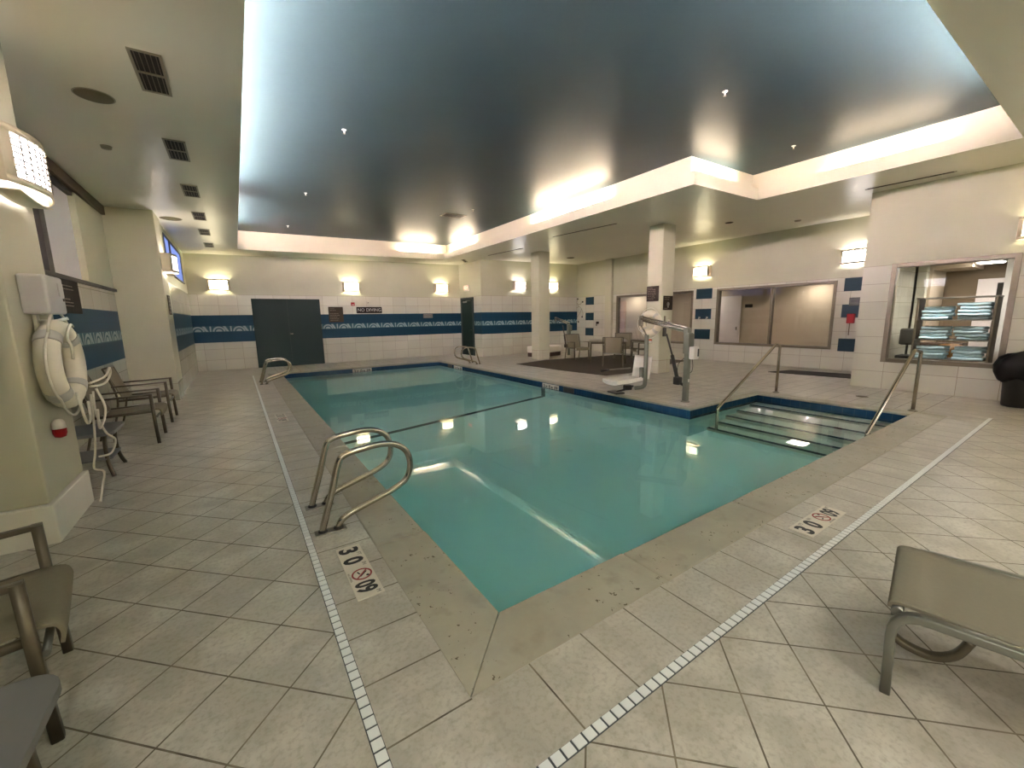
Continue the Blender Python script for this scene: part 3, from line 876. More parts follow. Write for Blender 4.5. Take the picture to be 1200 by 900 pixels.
# left windows
w4 = MB(); w4.b2((XL-.1, W4[0], W4[2]), (XL-.02, W4[0]+.14, W4[3])); w4.b2((XL-.1, W4[0]+.14, W4[3]-.05), (XL-.02, W4[1], W4[3]))
w4.b2((XL-.1, 7.25, W4[2]), (XL-.02, 7.42, W4[3]-.05))
o4 = struct('window_4', w4, M['dkframe'])
MB().b2((XL-.09, W4[0]+.14, W4[2]), (XL-.075, W4[1], W4[3]-.05)).build('pane', M['frost'], o4)
MB().b2((XL-.18, 4.77, 2.075), (XL+.04, 10.25, 2.125), .006).build('sill', M['dkframe'], o4)
MB().b2((XL-.1, 4.77, 3.40), (XL+.05, 10.25, 3.60), .006).build('blind_box', M['header'], o4)
w5 = MB(); a_ = W2; fx0, fx1 = XL2-.06, XL2+.012
w5.b2((fx0, a_[0], a_[2]), (fx1, a_[0]+.06, a_[3])); w5.b2((fx0, a_[1]-.06, a_[2]), (fx1, a_[1], a_[3])); w5.b2((fx0, a_[0]+.06, a_[3]-.05), (fx1, a_[1]-.06, a_[3])); w5.b2((fx0, 12.55, a_[2]), (fx1, 12.75, a_[3]-.05))
o5 = struct('window_5', w5, plain('blue black frame', (36, 44, 70), .5))
MB().b2((XL2-.02, a_[0]+.06, a_[2]), (XL2-.004, a_[1]-.06, a_[3]-.05)).build('pane', emis('dusk lit pane', (.20, .27, .62), .42), o5)
MB().b2((XL2-.22, a_[0], a_[2]-.03), (XL2+.03, a_[1], a_[2]), .004).build('sill', M['dkframe'], o5)

# corridor behind the right wall
HX = 15.3
c = MB(); c.b2((HX, 2.0, 0), (HX+.1, 16.2, 2.9)); struct('wall_corridor', c, M['hall'])
c = MB(); c.b2((XR+.2, 2.0, 2.42), (HX, 16.2, 2.52)); struct('ceiling_corridor', c, M['hall'])
c = MB(); c.b2((XR+.2, 2.6, 0), (HX, 2.7, 2.9)); c.b2((XR+.2, 16.1, 0), (HX, 16.2, 2.9)); struct('wall_corridor_end', c, M['hall'])
d3 = MB(); d3.b2((HX-.04, 7.88, 0), (HX, 8.85, 2.15), .004); o = struct('door_3', d3, M['hallwhite'])
MB().box((HX-.07, 7.98, .98), (.05, .03, .12), .008).build('door_handle', M['steel'], o)
d4 = MB(); d4.b2((HX-.04, 13.2, 0), (HX, 14.3, 2.2), .004); struct('door_4', d4, plain('peach door', (206, 170, 140), .5))
flat_sign('room_sign', 'small dark room sign seen through the corridor window', 'sign', (HX, 7.62, 1.78), (0, -1, 0), .26, .12, 'dkbrown', (.8, .6), 'dimtext', th=.015)
c = MB(); c.b2((HX-.25, 9.35, 0), (HX, 9.65, 2.6)); struct('wall_corridor_pier', c, M['hallwhite'])
def panel_lamp(name, label, c_, d_, mat='hlamp'):
    t = thing(name, label, 'ceiling lamp', c_)
    MB().box((0, 0, -.012), (d_[0]+.06, d_[1]+.06, .024), .004).build('lamp_frame', M['white'], t)
    MB().box((0, 0, -.028), (d_[0], d_[1], .012), .003).build('diffuser', M[mat], t)
panel_lamp('corridor_lamp', 'lit ceiling lamp in the corridor behind the wide window', (14.8, 5.5, 2.42), (.5, .5))
panel_lamp('corridor_lamp', 'lit ceiling lamp in the corridor behind the middle column', (14.8, 9.2, 2.42), (.5, .5))
panel_lamp('corridor_lamp', 'lit ceiling lamp in the corridor behind the patio chairs', (14.8, 12.6, 2.42), (.5, .5))
# towel room
c = MB(); c.b2((14.4, -1.6, 0), (14.5, YT-.2, 3.0)); struct('wall_towel_room_back', c, M['towroom'])
c = MB(); c.b2((XT+.2, -1.7, 0), (14.5, -1.6, 3.0)); c.b2((XR, YT-.25, 0), (14.5, YT-.21, 3.0)); struct('wall_towel_room_side', c, M['towroom'])
c = MB(); c.b2((XT+.2, -1.6, 2.5), (14.5, YT-.21, 2.6)); struct('ceiling_towel_room', c, M['towroom'])
c = MB(); c.b2((12.3, .98, 0), (12.75, 1.42, 2.75)); struct('wall_towel_room_pier', c, plain('white pier paint', (214, 208, 200), .5, var=.03))
d5 = MB(); d5.b2((14.34, 1.75, 0), (14.4, 2.05, 2.1)); d5.b2((14.34, 1.3, 2.1), (14.4, 2.05, 2.2)); o = struct('door_5', d5, M['hallwhite'])
MB().b2((14.38, 1.3, 0), (14.395, 1.75, 2.1)).build('opening', M['ventdark'], o)
panel_lamp('ceiling_downlight', 'lit ceiling lamp in the towel room at right by the white pier', (13.2, 1.75, 2.5), (.35, .35), 'tlamp')
panel_lamp('ceiling_downlight', 'lit ceiling lamp deeper inside the towel room, left of the other one', (13.6, 2.35, 2.5), (.3, .3), 'tlamp')
t = thing('soap_dispenser', 'white wall dispenser on the pale pier behind the towel window', 'dispenser', (12.3, 1.12, 1.33))
MB().box((-.06, 0, 0), (.12, .14, .26), .02).build('housing', M['white'], t); MB().box((-.122, 0, .03), (.006, .05, .03), .002).build('sensor_window', M['black'], t)
MB().box((-.05, -.02, -.32), (.10, .16, .2), .01).build('drip_catcher', M['dkgrey'], t)
t = thing('side_cabinet', 'dark wooden cabinet low behind the towel window at left', 'cabinet', (13.0, 1.9, 0))
MB().box((0, .35, .4), (.5, .7, .8), .01).build('body', M['wood'], t); MB().box((-.255, .35, .4), (.02, .36, .7), .005).build('door', M['wood'], t)
t = thing('office_chair', 'dark upholstered chair behind the towel window at far left', 'chair', (12.2, 2.62, 0))
MB().box((0, 0, .95), (.08, .34, .36), .04).build('backrest', M['dkgrey'], t)
mb = MB(); mb.box((.2, 0, .5), (.42, .42, .07), .02); mb.build('seat', M['dkgrey'], t)
for dx, dy in ((.03, .17), (.03, -.17), (.38, .17), (.38, -.17)): MB().box((dx, dy, .27), (.03, .03, .54), .004).build('leg', M['dkgrey'], t)
# towel shelf
SX0, SX1, SY0, SY1 = 10.95, 11.4, 1.31, 2.30
t = thing('towel_shelf', 'brown metal towel shelf standing behind the towel window', 'shelf', ((SX0+SX1)/2, (SY0+SY1)/2, 0))
cx, cy = (SX0+SX1)/2, (SY0+SY1)/2; hw, hd = (SY1-SY0)/2, (SX1-SX0)/2
LEV = [.20, .60, .965, 1.335]
MB().box((0, -hw, .865), (2*hd, .03, 1.73), .003).build('side_panel', M['shelf'], t); MB().box((0, hw, .865), (2*hd, .03, 1.73), .003).build('side_panel', M['shelf'], t)
MB().box((0, 0, 1.735), (2*hd+.02, 2*hw+.05, .025), .003).build('top', M['steeldull'], t)
for z in LEV: MB().box((0, 0, z-.012), (2*hd, 2*hw-.03, .02), .003).build('shelf_board', M['steeldull'], t)
twm = None
def make_towel():
    mb = MB(); rows = []
    for i in range(9):
        u = i/8
        rows.append([(-.17+.34*u, -.185+.37*j/10, .012*math.sin(j*.9+i*.4)*.35 - .014*(abs(u-.5)*2)**6) for j in range(11)])
    mb.sheet(rows, .040)
    bmesh.ops.bevel(mb.bm, geom=[e for e in mb.bm.edges if len(e.link_faces) == 2 and e.calc_face_angle(0) > 1.0], offset=.018, segments=2, affect='EDGES')
    for f_ in mb.bm.faces: f_.smooth = True
    return mb
ORD = ['bottom', 'second', 'third', 'fourth', 'fifth']
for li, lname in ((1, 'lowest shelf'), (2, 'middle shelf'), (3, 'top shelf')):
    for side, yy in (('left', cy+.235), ('right', cy-.235)):
        n = {('left', 3): 4, ('right', 3): 5, ('left', 2): 4, ('right', 2): 4}.get((side, li), 4)
        for k in range(n):
            lab = 'pale blue folded towel, %s in the %s pile on the %s' % (ORD[k] + ('' if k == 0 else ' from the bottom'), side, lname)
            if twm is None:
                o = make_towel().build('folded_towel', M['towel']); twm = o
            else:
                o = twm.copy(); COL.objects.link(o)
            random.seed(li*31+k*7+(5 if side == 'left' else 0))
            o.location = (cx-.02+random.uniform(-.02, .02), yy+random.uniform(-.02, .02), LEV[li]+.032+k*.062)
            o.rotation_euler = (0, 0, random.uniform(-.08, .08)); o.scale = (1, random.uniform(.96, 1.1), 1.05)
            tag(o, lab, 'towel', 'folded towels on the shelf')
t = thing('exercise_ball', 'ochre yellow ball seen between the towel piles', 'ball', (12.0, 1.95, 0))
mb = MB(); bmesh.ops.create_uvsphere(mb.bm, u_segments=24, v_segments=14, radius=.42); mb.xf(Matrix.Translation((0, 0, .42)))
for f_ in mb.bm.faces: f_.smooth = True
mb.build('ball', M['yellow'], t); MB().lathe([(.02, .0), (.03, .01), (.02, .02)], (-.2, .2, .73), 10).build('valve', M['black'], t)

# ------------------------------------------------------------------ near pier: phone box, ring buoy, float
t = thing('emergency_phone_box', 'pale grey phone box on the left pier above the ring buoy', 'phone box', (-1.19, 4.34, 1.715))
MB().box((.07, 0, 0), (.14, .34, .27), .018, seg=3).build('housing', M['boxgrey'], t)
MB().box((.142, .09, .04), (.006, .10, .10), .002).build('latch_plate', M['pale'], t)
MB().box((.146, .11, -.03), (.008, .02, .02), .002).build('lock', M['dkgrey'], t)
def ring_buoy(loc, rz, label, R=.26, r=.068):
    # local: ring in the y-z plane, wall on -x side
    t = thing('ring_buoy', label, 'ring buoy', loc, rz, 'ring buoys on the piers')
    P = [(0, R*math.cos(a), R*math.sin(a)) for a in [2*PI*k/40 for k in range(40)]]
    MB().tube(P, r, 16, closed=True).build('float_ring', M['foam'], t)
    for k in range(4):
        a0 = PI/4+k*PI/2 - .13
        MB().tube([(0, R*math.cos(a0+.26*q/5), R*math.sin(a0+.26*q/5)) for q in range(6)], r+.004, 16).build('strap', M['pale'], t)
    rp = MB()
    for k in range(4):
        a0 = PI/4+k*PI/2; pts = []
        for q in range(9):
            a = a0 + q/8*PI/2; rr = R+r+.006+.05*math.sin(q/8*PI); pts.append((.02, rr*math.cos(a), rr*math.sin(a)))
        rp.tube(pts, .008, 6)
    rp.build('grab_line', M['rope'], t)
    return t
ring_buoy((-1.095, 4.36, 1.215), 0, 'large white ring buoy with rope hanging on the left pier')
ring_buoy((8.91, 6.88, 1.30), PI, 'white ring buoy hanging on the middle column', R=.25, r=.085)
t = thing('buoy_hook', 'white bracket holding the ring buoy on the left pier', 'bracket', (-1.19, 4.36, 1.50))
mb = MB(); mb.box((.01, 0, 0), (.02, .07, .16), .004); mb.tube([(.01, 0, .03), (.1, 0, .03), (.17, 0, .05)], .012, 8); mb.build('bracket', M['white'], t)
rp = MB()
rp.tube(smooth_path([(-.99, 4.30, 1.49), (-.96, 4.12, 1.50), (-.97, 4.05, 1.42), (-.98, 4.15, 1.35), (-1.0, 4.22, 1.26)], 7), .009, 6)
rp.tube(smooth_path([(-.99, 4.45, 1.05), (-.93, 4.62, 1.08), (-.92, 4.74, 1.14), (-.93, 4.78, 1.08), (-.95, 4.66, 1.02), (-1.0, 4.5, 1.02)], 7), .009, 6)
rp.tube(smooth_path([(-1.0, 4.16, 1.02), (-.97, 4.10, .86), (-.98, 4.20, .78), (-.99, 4.32, .80), (-1.0, 4.38, .92)], 7), .009, 6)
rp.tube(smooth_path([(-.97, 4.50, 1.0), (-.95, 4.56, .85), (-.97, 4.58, .74), (-.99, 4.50, .68), (-.97, 4.44, .84)], 7), .009, 6)
rp.tube(smooth_path([(-.99, 4.50, .98), (-1.0, 4.52, .8), (-.98, 4.60, .62), (-.96, 4.74, .52), (-.99, 4.70, .42), (-1.05, 4.62, .42)], 7), .008, 6)
rp.tube(smooth_path([(-1.02, 4.56, .95), (-1.05, 4.64, .7), (-1.09, 4.72, .45), (-1.12, 4.74, .30), (-1.06, 4.72, .26), (-1.09, 4.73, .12), (-1.10, 4.66, .02)], 7), .008, 6)
tag(rp.build('throw_rope', M['rope']), 'loose white throw rope hanging in loops from the left ring buoy', 'rope')
t = thing('rope_float', 'small red and white float hanging on the left pier', 'float', (-1.15, 4.27, .755))
MB().lathe([(.005, .07), (.022, .066), (.034, .045), (.038, 0)], (0, 0, 0), 18).build('float_top', M['white'], t)
MB().lathe([(.038, 0), (.038, -.035), (.03, -.062), (.01, -.07)], (0, 0, 0), 18).build('float_bottom', M['red'], t)
t = thing('rope_float', 'small orange and white float below the ring buoy on the middle column', 'float', (8.958, 6.90, .85))
MB().lathe([(.005, .045), (.03, .042), (.045, .025), (.05, 0)], (0, 0, 0), 14).build('float_top', M['orange'], t)
MB().lathe([(.05, 0), (.05, -.025), (.04, -.05), (.01, -.058)], (0, 0, 0), 14).build('float_bottom', M['white'], t)
t = thing('pole_bracket', 'grey bracket with dark grip on the right face of the middle column', 'bracket', (9.16, 6.65, 1.20))
MB().box((0, -.02, .13), (.035, .04, .30), .006).build('bracket', M['dimtext'], t); MB().box((0, -.025, -.13), (.10, .05, .22), .008).build('grip', M['dkgrey'], t)
t = thing('wall_switch', 'small white switch plate on the middle column beside the bracket', 'switch', (9.34, 6.65, 1.33))
MB().box((0, -.006, 0), (.08, .012, .12), .003).build('plate', M['white'], t); MB().box((0, -.016, 0), (.03, .012, .03), .003).build('rocker', M['black'], t)

# ------------------------------------------------------------------ chairs
def armchair(loc, rz, label, group):
    t = thing('patio_armchair', label, 'chair', loc, rz, group)
    w = .29
    rows = []
    prof = smooth_path([(.37, 0, .345), (.375, 0, .395), (.345, 0, .43), (.22, 0, .43), (0, 0, .405), (-.19, 0, .395)], 4)
    for q in prof: rows.append([(q.x, -w+.03+(2*w-.06)*j/8, q.z-.012*(1-((j-4)/4)**2)) for j in range(9)])
    MB().sheet(rows, .012).build('seat', M['sling'], t)
    rows = []
    for q in smooth_path([(-.19, 0, .40), (-.235, 0, .52), (-.31, 0, .74), (-.355, 0, .87)], 4):
        rows.append([(q.x-.02*(1-((j-4)/4)**2), -w+.03+(2*w-.06)*j/8, q.z) for j in range(9)])
    MB().sheet(rows, .012).build('backrest', M['sling'], t)
    for s_ in (1, -1):
        MB().tube([(-.30, s_*w, .61), (.315, s_*w, .625)], .02, 12, flat=(.011, .02)).build('arm', M['frame'], t)
        MB().tube(fillet([(.30, s_*w, .635), (.305, s_*w, .3), (.315, s_*w, 0)], .05), .02, 12, flat=(.022, .018)).build('leg', M['frame'], t)
        MB().tube(smooth_path([(-.36, s_*w, .88), (-.29, s_*w, .64), (-.255, s_*w, .42), (-.29, s_*w, .2), (-.34, s_*w, 0)], 4), .02, 12, flat=(.015, .012)).build('leg', M['frame'], t)
        MB().tube([(-.25, s_*w, .40), (.31, s_*w, .415)], .02, 12, flat=(.016, .012)).build('seat_rail', M['frame'], t)
    for a in ((.33, .345), (-.255, .39)): MB().tube([(a[0], -w, a[1]), (a[0], w, a[1])], .013, 8).build('crossbar', M['lframe'], t)
    MB().tube([(-.355, -w, .875), (-.355, w, .875)], .014, 8).build('top_rail', M['frame'], t)
    return t
GL = 'patio armchairs along the left wall'
a0 = armchair((-1.06, 2.23, 0), .187, 'near left patio armchair in front of the pier with ring buoy', GL)
dup(a0, (-1.27, 8.30, 0), 0, 'farthest patio armchair in the left recess', GL)
dup(a0, (-1.27, 6.98, 0), 0, 'nearer patio armchair in the left recess, beside the low table', GL)
GT = 'patio armchairs around the grey table'
TX, TY = 10.15, 9.5
for (x_, y_, rz, lab) in ((9.45, 8.62, .75, 'patio armchair in front of the table with its back to the pool'), (10.0, 10.8, -1.75, 'patio armchair left of the table beside the white step box'),
                          (11.65, 10.15, -2.45, 'patio armchair behind the table facing the pool'), (11.15, 8.80, 2.6, 'patio armchair right of the table beside the middle column')):
    dup(a0, (x_, y_, .006 if x_ < 10.7 else 0), rz, lab, GT)
t = thing('patio_table', 'square grey patio table among the armchairs by the far column', 'table', (TX, TY, .004), .78)
MB().box((0, 0, .705), (1.2, 1.2, .035), .01).build('tabletop', M['tableTop'], t)
MB().box((0, 0, .655), (1.06, 1.06, .06), .005).build('apron', M['frame'], t)
for sx_ in (1, -1):
    for sy_ in (1, -1): MB().tube([(sx_*.53, sy_*.53, .68), (sx_*.55, sy_*.55, 0)], .022, 12, flat=(.022, .022)).build('leg', M['frame'], t)
rg = MB(); rg.prism([(7.55, 8.9), (7.72, 7.25), (8.55, 7.2), (12.3, 8.0), (12.4, 11.0), (9.0, 11.35), (7.5, 11.0)], 0, .005)
tag(rg.build('floor_mat', M['rug']), 'large dark mat under the patio table and armchairs', 'mat')
rg = MB(); rg.prism([(11.35, 5.05), (12.1, 4.85), (12.35, 3.62), (11.55, 3.35)], 0, .012); 
tag(rg.build('door_mat', M['mat']), 'black mat lying by the tiled corner below the wide window', 'mat')
t = thing('floor_drain', 'round floor drain cover in the deck near the pool steps', 'drain', (9.22, 2.5, 0))
MB().lathe([(.001, 0), (.09, 0), (.09, .004), (.001, .005)], (0, 0, 0), 24).build('cover', M['dimtext'], t)
mb = MB()
for k_ in range(5): mb.box((0, -.05+.025*k_, .0055), (.12-.02*abs(k_-2), .008, .001))
mb.build('slot', M['ventdark'], t)
def side_table(loc, rz, label, w=.5, d=.6):
    t = thing('side_table', label, 'table', loc, rz, 'low side tables along the left wall')
    pl = []
    for cx_, cy_, a in ((w/2-.09, d/2-.09, 0), (-w/2+.09, d/2-.09, PI/2), (-w/2+.09, -d/2+.09, PI), (w/2-.09, -d/2+.09, 1.5*PI)):
        for q in range(7): pl.append((cx_+.09*math.cos(a+q/6*PI/2), cy_+.09*math.sin(a+q/6*PI/2)))
    MB().prism(pl, .425, .455).build('tabletop', M['bluegrey'], t)
    MB().prism([(p_[0]*.8, p_[1]*.8) for p_ in pl], .17, .185).build('lower_shelf', M['bluegrey'], t)
    for sx_ in (1, -1):
        for sy_ in (1, -1):
            x_, y_ = sx_*(w/2-.07), sy_*(d/2-.07)
            MB().tube(smooth_path([(x_, y_, .43), (x_*.9, y_*.9, .3), (x_*.95, y_*.95, .12), (x_*1.12, y_*1.1, 0)], 4), .02, 12, flat=(.019, .015)).build('leg', M['frame'], t)
    return t
s0 = side_table((-.79, 1.41, 0), 0, 'low blue grey side table cut off at the bottom left corner')
dup(s0, (-1.36, 5.72, 0), 0, 'low blue grey side table beyond the ring buoy pier')

# lounger on the right
def lounger(loc, label):
    t = thing('pool_lounger', label, 'lounger', loc, math.radians(10.5))
    L = 1.85; w = .30
    for s_ in (-1, 1):
        P = fillet([(s_*w, -.01, 0), (s_*w, .0, .358), (s_*w, -.7, .366), (s_*w, -1.15, .37)], [.10, .3])
        MB().tube(P, .02, 14, flat=(.017, .020)).build('side_rail', M['lframe'], t)
        MB().tube([(s_*w, -1.18, .345), (s_*w, -1.20, 0)], .02, 12, flat=(.017, .02)).build('leg', M['frame'], t)
        MB().tube(smooth_path([(s_*w, -.005, .255), (s_*w, -.05, .232), (s_*w, -.12, .230), (s_*w, -.175, .27), (s_*w, -.205, .345)], 5), .02, 12, flat=(.012, .018)).build('brace', M['frame'], t)
        MB().tube(fillet([(s_*w, -1.1, .36), (s_*w, -1.45, .60), (s_*w, -1.80, .88)], .3), .018, 12, flat=(.015, .02)).build('back_rail', M['lframe'], t)
    rows = []
    for q in smooth_path([(0, .012, .352), (0, .006, .370), (0, -.03, .378), (0, -.10, .376), (0, -.4, .37), (0, -.8, .368), (0, -1.14, .378)], 5):
        rows.append([(-.278+.556*j/12, q.y, q.z-.026*(1-((j-6)/6)**2)*(1 if q.y < -.1 else .35)) for j in range(13)])
    MB().sheet(rows, .012).build('seat_sling', M['slingl'], t)
    rows = [[(-w+.6*j/8, -1.14-.66*i/6, .385+.50*i/6-.015*(1-((j-4)/4)**2)) for j in range(9)] for i in range(7)]
    MB().sheet(rows, .012).build('back_sling', M['slingl'], t)
    MB().tube([(-w+.01, -.012, .345), (w-.01, -.012, .345)], .019, 12).build('crossbar', M['lframe'], t)
    MB().tube([(-w, -1.18, .33), (w, -1.18, .33)], .014, 8).build('crossbar', M['frame'], t)
lounger((2.304, .426, 0), 'grey sling pool lounger at the right edge, foot end towards the pool')

# black bag-lined bin at the right edge
t = thing('trash_bin', 'black bin with puffed out bag liner at the right edge', 'bin', (10.03, .80, 0))
MB().lathe([(.17, 0), (.185, .02), (.21, .5), (.215, .62)], (0, 0, 0), 24).build('bin_body', M['black'], t)
mb = MB(); mb.lathe([(.205, .40), (.25, .44), (.30, .55), (.31, .66), (.27, .76), (.20, .81), (.10, .825), (.01, .82)], (0, 0, 0), 40)
for v in mb.bm.verts:
    a = math.atan2(v.co.y, v.co.x); k_ = 1+.10*math.sin(3*a+1)+.05*math.sin(8*a+v.co.z*9)
    v.co.x *= k_; v.co.y *= k_; v.co.z += .03*math.sin(5*a)+.02*math.sin(2*a+2)
mb.build('bag_liner', M['blackbag'], t)

# ------------------------------------------------------------------ ceiling fittings
def vent(x, y, L, w, label, n=2, group='ceiling vents over the left deck'):
    t = thing('ceiling_vent', label, 'vent', (x, y, zc(x)), 0, group)
    fr = MB(); fr.b2((-w/2-.02, -L/2-.02, -.010), (w/2+.02, -L/2, 0)); fr.b2((-w/2-.02, L/2, -.010), (w/2+.02, L/2+.02, 0)); fr.b2((-w/2-.02, -L/2, -.010), (-w/2, L/2, 0)); fr.b2((w/2, -L/2, -.010), (w/2+.02, L/2, 0)); fr.b2((-w/2, -.015, -.009), (w/2, .015, 0))
    fr.build('vent_frame', M['ventframe'], t)
    MB().b2((-w/2, -L/2, -.003), (w/2, L/2, 0)).build('duct', M['ventdark'], t)
    sl = MB()
    for k in range(5): sl.box((-w/2+w*(k+.5)/5, 0, -.006), (.006, L, .006))
    sl.build('louver', M['shelf'], t)
nm = ['nearest', 'second nearest', 'third nearest', 'fourth nearest', 'fifth nearest', 'farthest']
for k, y in enumerate((4.82, 6.68, 8.54, 10.41, 12.15, 14.05)):
    vent(-.37, y, .66, .17, '%s dark ceiling vent in the row over the left deck' % nm[k])
def disc(name, label, cat, x, y, r, mat, z=None, h=.012, grp=None):
    t = thing(name, label, cat, (x, y, zc(x) if z is None else z), 0, grp)
    MB().lathe([(r, -.001), (r, -h*.5), (r*.9, -h), (.001, -h)], (0, 0, 0), 24).build('cover', M[mat], t)
    MB().lathe([(r*1.08, 0), (r*1.08, -.003), (r, -.004)], (0, 0, 0), 24).build('rim', M['ventframe'], t)
disc('ceiling_speaker', 'round ceiling speaker nearest the camera beside the first vent', 'speaker', -.856, 5.51, .135, 'speaker', grp='ceiling speakers')
disc('ceiling_speaker', 'small round ceiling speaker above the far left pier', 'speaker', -.85, 10.87, .17, 'speaker', grp='ceiling speakers')
disc('ceiling_speaker', 'round ceiling speaker beyond the far column', 'speaker', 11.1, 12.4, .15, 'speaker', grp='ceiling speakers')
disc('smoke_detector', 'small round detector on the ceiling beside the left row of vents', 'detector', -1.04, 6.91, .05, 'ventframe', h=.03)
disc('smoke_detector', 'small round detector on the ceiling above the wide corridor window', 'detector', 11.9, 4.9, .07, 'ventframe', h=.03)
disc('smoke_detector', 'small round detector on the ceiling right of the middle column', 'detector', 10.5, 5.86, .09, 'ventdark', h=.01)
def sprinkler(x, y, label):
    t = thing('ceiling_sprinkler', label, 'sprinkler', (x, y, zc(x)+.56), 0, 'sprinklers on the dark ceiling')
    MB().lathe([(.032, -.001), (.032, -.006), (.014, -.012), (.009, -.03), (.009, -.05)], (0, 0, 0), 16).build('escutcheon', M['white'], t)
    MB().lathe([(.001, -.05), (.02, -.052), (.02, -.056), (.001, -.06)], (0, 0, 0), 12).build('deflector', M['steel'], t)
sprinkler(1.56, 6.51, 'sprinkler nearest the camera on the left of the dark ceiling')
sprinkler(1.51, 9.97, 'second sprinkler from the camera on the left of the dark ceiling')
sprinkler(1.51, 13.5, 'sprinkler on the dark ceiling closest to the far wall')
sprinkler(5.3, 9.6, 'sprinkler on the right of the dark ceiling above the far ladder')
sprinkler(5.34, 3.14, 'sprinkler on the dark ceiling above the pool steps')
sprinkler(8.1, 3.5, 'sprinkler on the dark ceiling in the stepped out corner')
t = thing('ceiling_grille', 'dark air grille on the blue ceiling towards the far right corner', 'vent', (5.13, 10.4, zc(5.13)+.56))
MB().box((0, 0, -.008), (.62, .34, .016), .004).build('vent_frame', M['ventframe'], t)
mb = MB()
for k in range(5): mb.box((0, -.12+.06*k, -.017), (.54, .03, .004))
mb.build('louver', M['ventdark'], t)
def slot_vent(a, b, label, w=.05):
    A, B = Vector((*a, zc(a[0]))), Vector((*b, zc(b[0]))); t = thing('slot_diffuser', label, 'vent', (A+B)/2, 0, 'slot diffusers in the right soffit')
    d_ = (B-A); L = d_.length; R_ = Matrix.Rotation(math.atan2(d_.y, d_.x), 4, 'Z') 
    MB().box((0, 0, -.004), (L, w, .008), 0, R_).build('slot', M['ventdark'], t)
    mb = MB(); mb.box((0, w*.7, -.005), (L, w*.3, .010), 0, R_); mb.box((0, -w*.7, -.005), (L, w*.3, .010), 0, R_); mb.build('slot_frame', M['ventframe'], t)
slot_vent((10.0, 3.0), (10.05, 1.9), 'long dark slot diffuser above the towel window')
slot_vent((7.4, 14.3), (7.85, 14.9), 'short dark slot diffuser in the ceiling by the narrow green door', .14)
slot_vent((7.75, 13.0), (7.95, 11.2), 'dark slot diffuser in front of the far column')
slot_vent((7.6, 9.2), (7.9, 7.2), 'dark slot diffuser between the cove and the middle column')

# ------------------------------------------------------------------ lights
def area(name, loc, size, power, col, rot, spread=PI):
    l = bpy.data.lights.new(name, 'AREA'); l.shape = 'RECTANGLE'; l.size, l.size_y = size; l.energy = power; l.color = col
    l.spread = spread
    o = bpy.data.objects.new(name, l); COL.objects.link(o); o.location = loc; o.rotation_euler = rot
    return o
COOL, PINK, WARM = (1.10, .94, 1.28), (1.0, .85, .78), (1.06, 1.0, .93)
FILLW = 46
CV = 215.0      # watts per metre of cove tube
def cove(axis, c, a, b, col, k=1.0, face='+x'):
    L = b-a; m_ = (a+b)/2
    if axis == 'y': x_ = c; loc = (c, m_, zc(c)+.19); size = (.03, L)
    else: loc = (m_, c, zc(m_)+.19); size = (L, .03)
    area('cove_tube', loc, size, CV*L*k, col, {'-x': (0, -PI*.685, 0), '+x': (0, PI*.685, 0), '-y': (PI*.685, 0, 0), '+y': (-PI*.685, 0, 0)}[face], 2.6)
cl, cn, cf, cr, cs, cr2 = XO0-.14, YO0-.14, YO2+.14, XO1+.14, YO1+.14, XO2+.14
cove('y', cl, 1.0, 9.6, COOL, .74, '+x'); cove('y', cl, 10.9, 13.5, COOL, .55, '+x')
cove('x', cn, .4, 7.7, COOL, .66, '+y')
cove('x', cf, 5.2, 6.5, PINK, .10, '-y')
cove('y', cr, 12.6, 14.3, PINK, .12, '-x'); cove('y', cr, 6.6, 9.2, PINK, .13, '-x')
cove('x', cs, 7.1, 8.3, PINK, .08, '-y')
cove('y', cr2, 1.9, 3.3, PINK, .035, '-x')

area('towel_fill_light', (10.80, 1.75, 2.48), (.2, .9), 26, (1, .97, .94), (0, 0, 0))  # unseen fill added inside the window to light the towel fronts
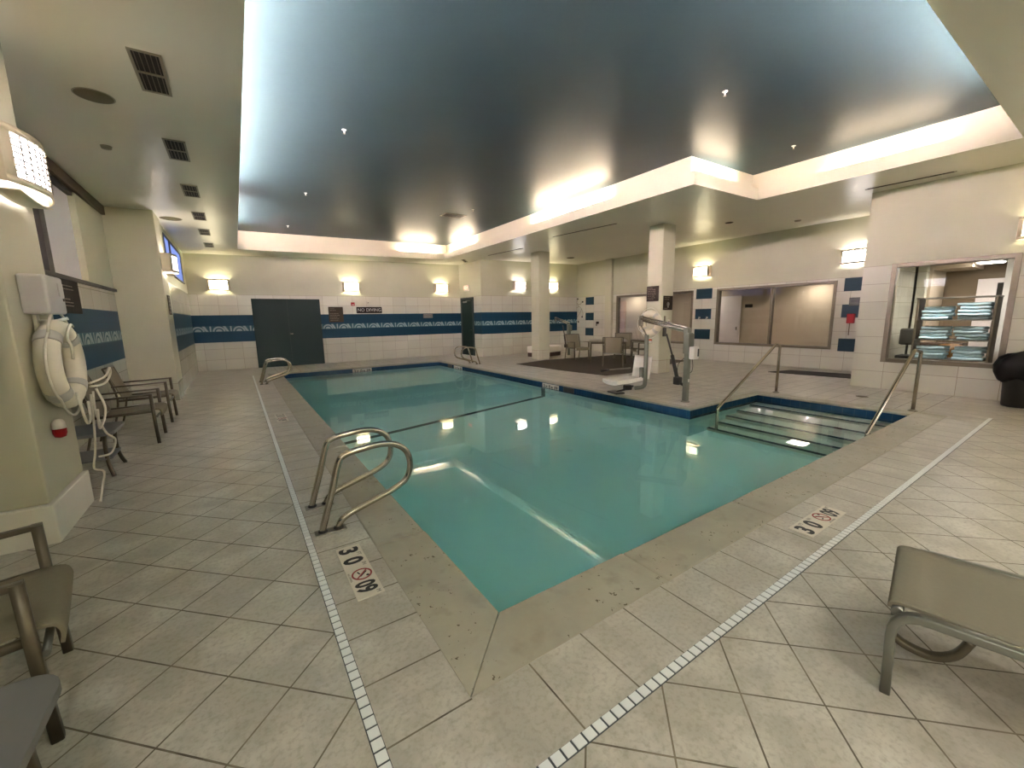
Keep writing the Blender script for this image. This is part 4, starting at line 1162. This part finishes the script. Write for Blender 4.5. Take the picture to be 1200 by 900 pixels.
# unseen fill lights added behind the camera to brighten the near room
for (loc, rot, col) in (((1.5, -4.17, 2.6), (-PI/2, 0, 0), WARM), ((5.0, -4.17, 2.6), (-PI/2, 0, 0), WARM), ((XT-.2, -2.4, 2.7), (0, PI/2, 0), WARM), ((XL+.2, -2.6, 2.5), (0, -PI/2, 0), WARM)):
    area('rear_fill_light', loc, (.45, .3), FILLW*(.75 if loc[0] == 1.5 else .3), col, rot)
# unseen overhead lights added to brighten the deck; warm one inferred from its glow
for (x_, y_, e_, c_) in ((7.6, -.9, 4.6, (1, .80, .62)), (4.2, -1.6, 7, (1, .97, .90)), (1.2, -1.6, 7.5, (1, .97, .90)), (-.6, -1.0, 9, (1, .97, .90))):
    area('unseen_deck_light', (x_, y_, zc(x_)-.02), (.3, .3), e_, c_, (0, 0, 0), 2.1)
w = bpy.data.worlds.new('World'); SC.world = w; w.use_nodes = True
bg = w.node_tree.nodes['Background']; bg.inputs[0].default_value = (.16, .26, .62, 1); bg.inputs[1].default_value = 1.3

# ------------------------------------------------------------------ camera
yaw, pit, rol = math.radians(33.685), math.radians(9.2), math.radians(-.959)
fv = Vector((math.sin(yaw)*math.cos(pit), math.cos(yaw)*math.cos(pit), -math.sin(pit)))
rv = Vector((math.cos(yaw), -math.sin(yaw), 0)); uv = rv.cross(fv)
r2 = rv*math.cos(rol)+uv*math.sin(rol); u2 = -rv*math.sin(rol)+uv*math.cos(rol)
cam = bpy.data.cameras.new('camera'); co = bpy.data.objects.new('camera', cam); COL.objects.link(co)
cam.sensor_width = 36; cam.lens = 478.92/1200*36; cam.clip_start = .02
co.matrix_world = Matrix(((r2.x, u2.x, -fv.x, 0), (r2.y, u2.y, -fv.y, 0), (r2.z, u2.z, -fv.z, H), (0, 0, 0, 1)))
SC.camera = co
vs = SC.view_settings
SC.display_settings.display_device = 'sRGB'
vs.view_transform = 'Standard'; vs.look = 'None'; vs.gamma = 1; vs.use_curve_mapping = False
vs.exposure = 1.70
try:
    cy = SC.cycles
    cy.max_bounces = 14; cy.diffuse_bounces = 6; cy.glossy_bounces = 5; cy.transmission_bounces = 8; cy.transparent_max_bounces = 12
    cy.use_denoising = True; cy.sample_clamp_indirect = 30; cy.caustics_reflective = False; cy.caustics_refractive = True
    cy.blur_glossy = .3
except Exception: pass
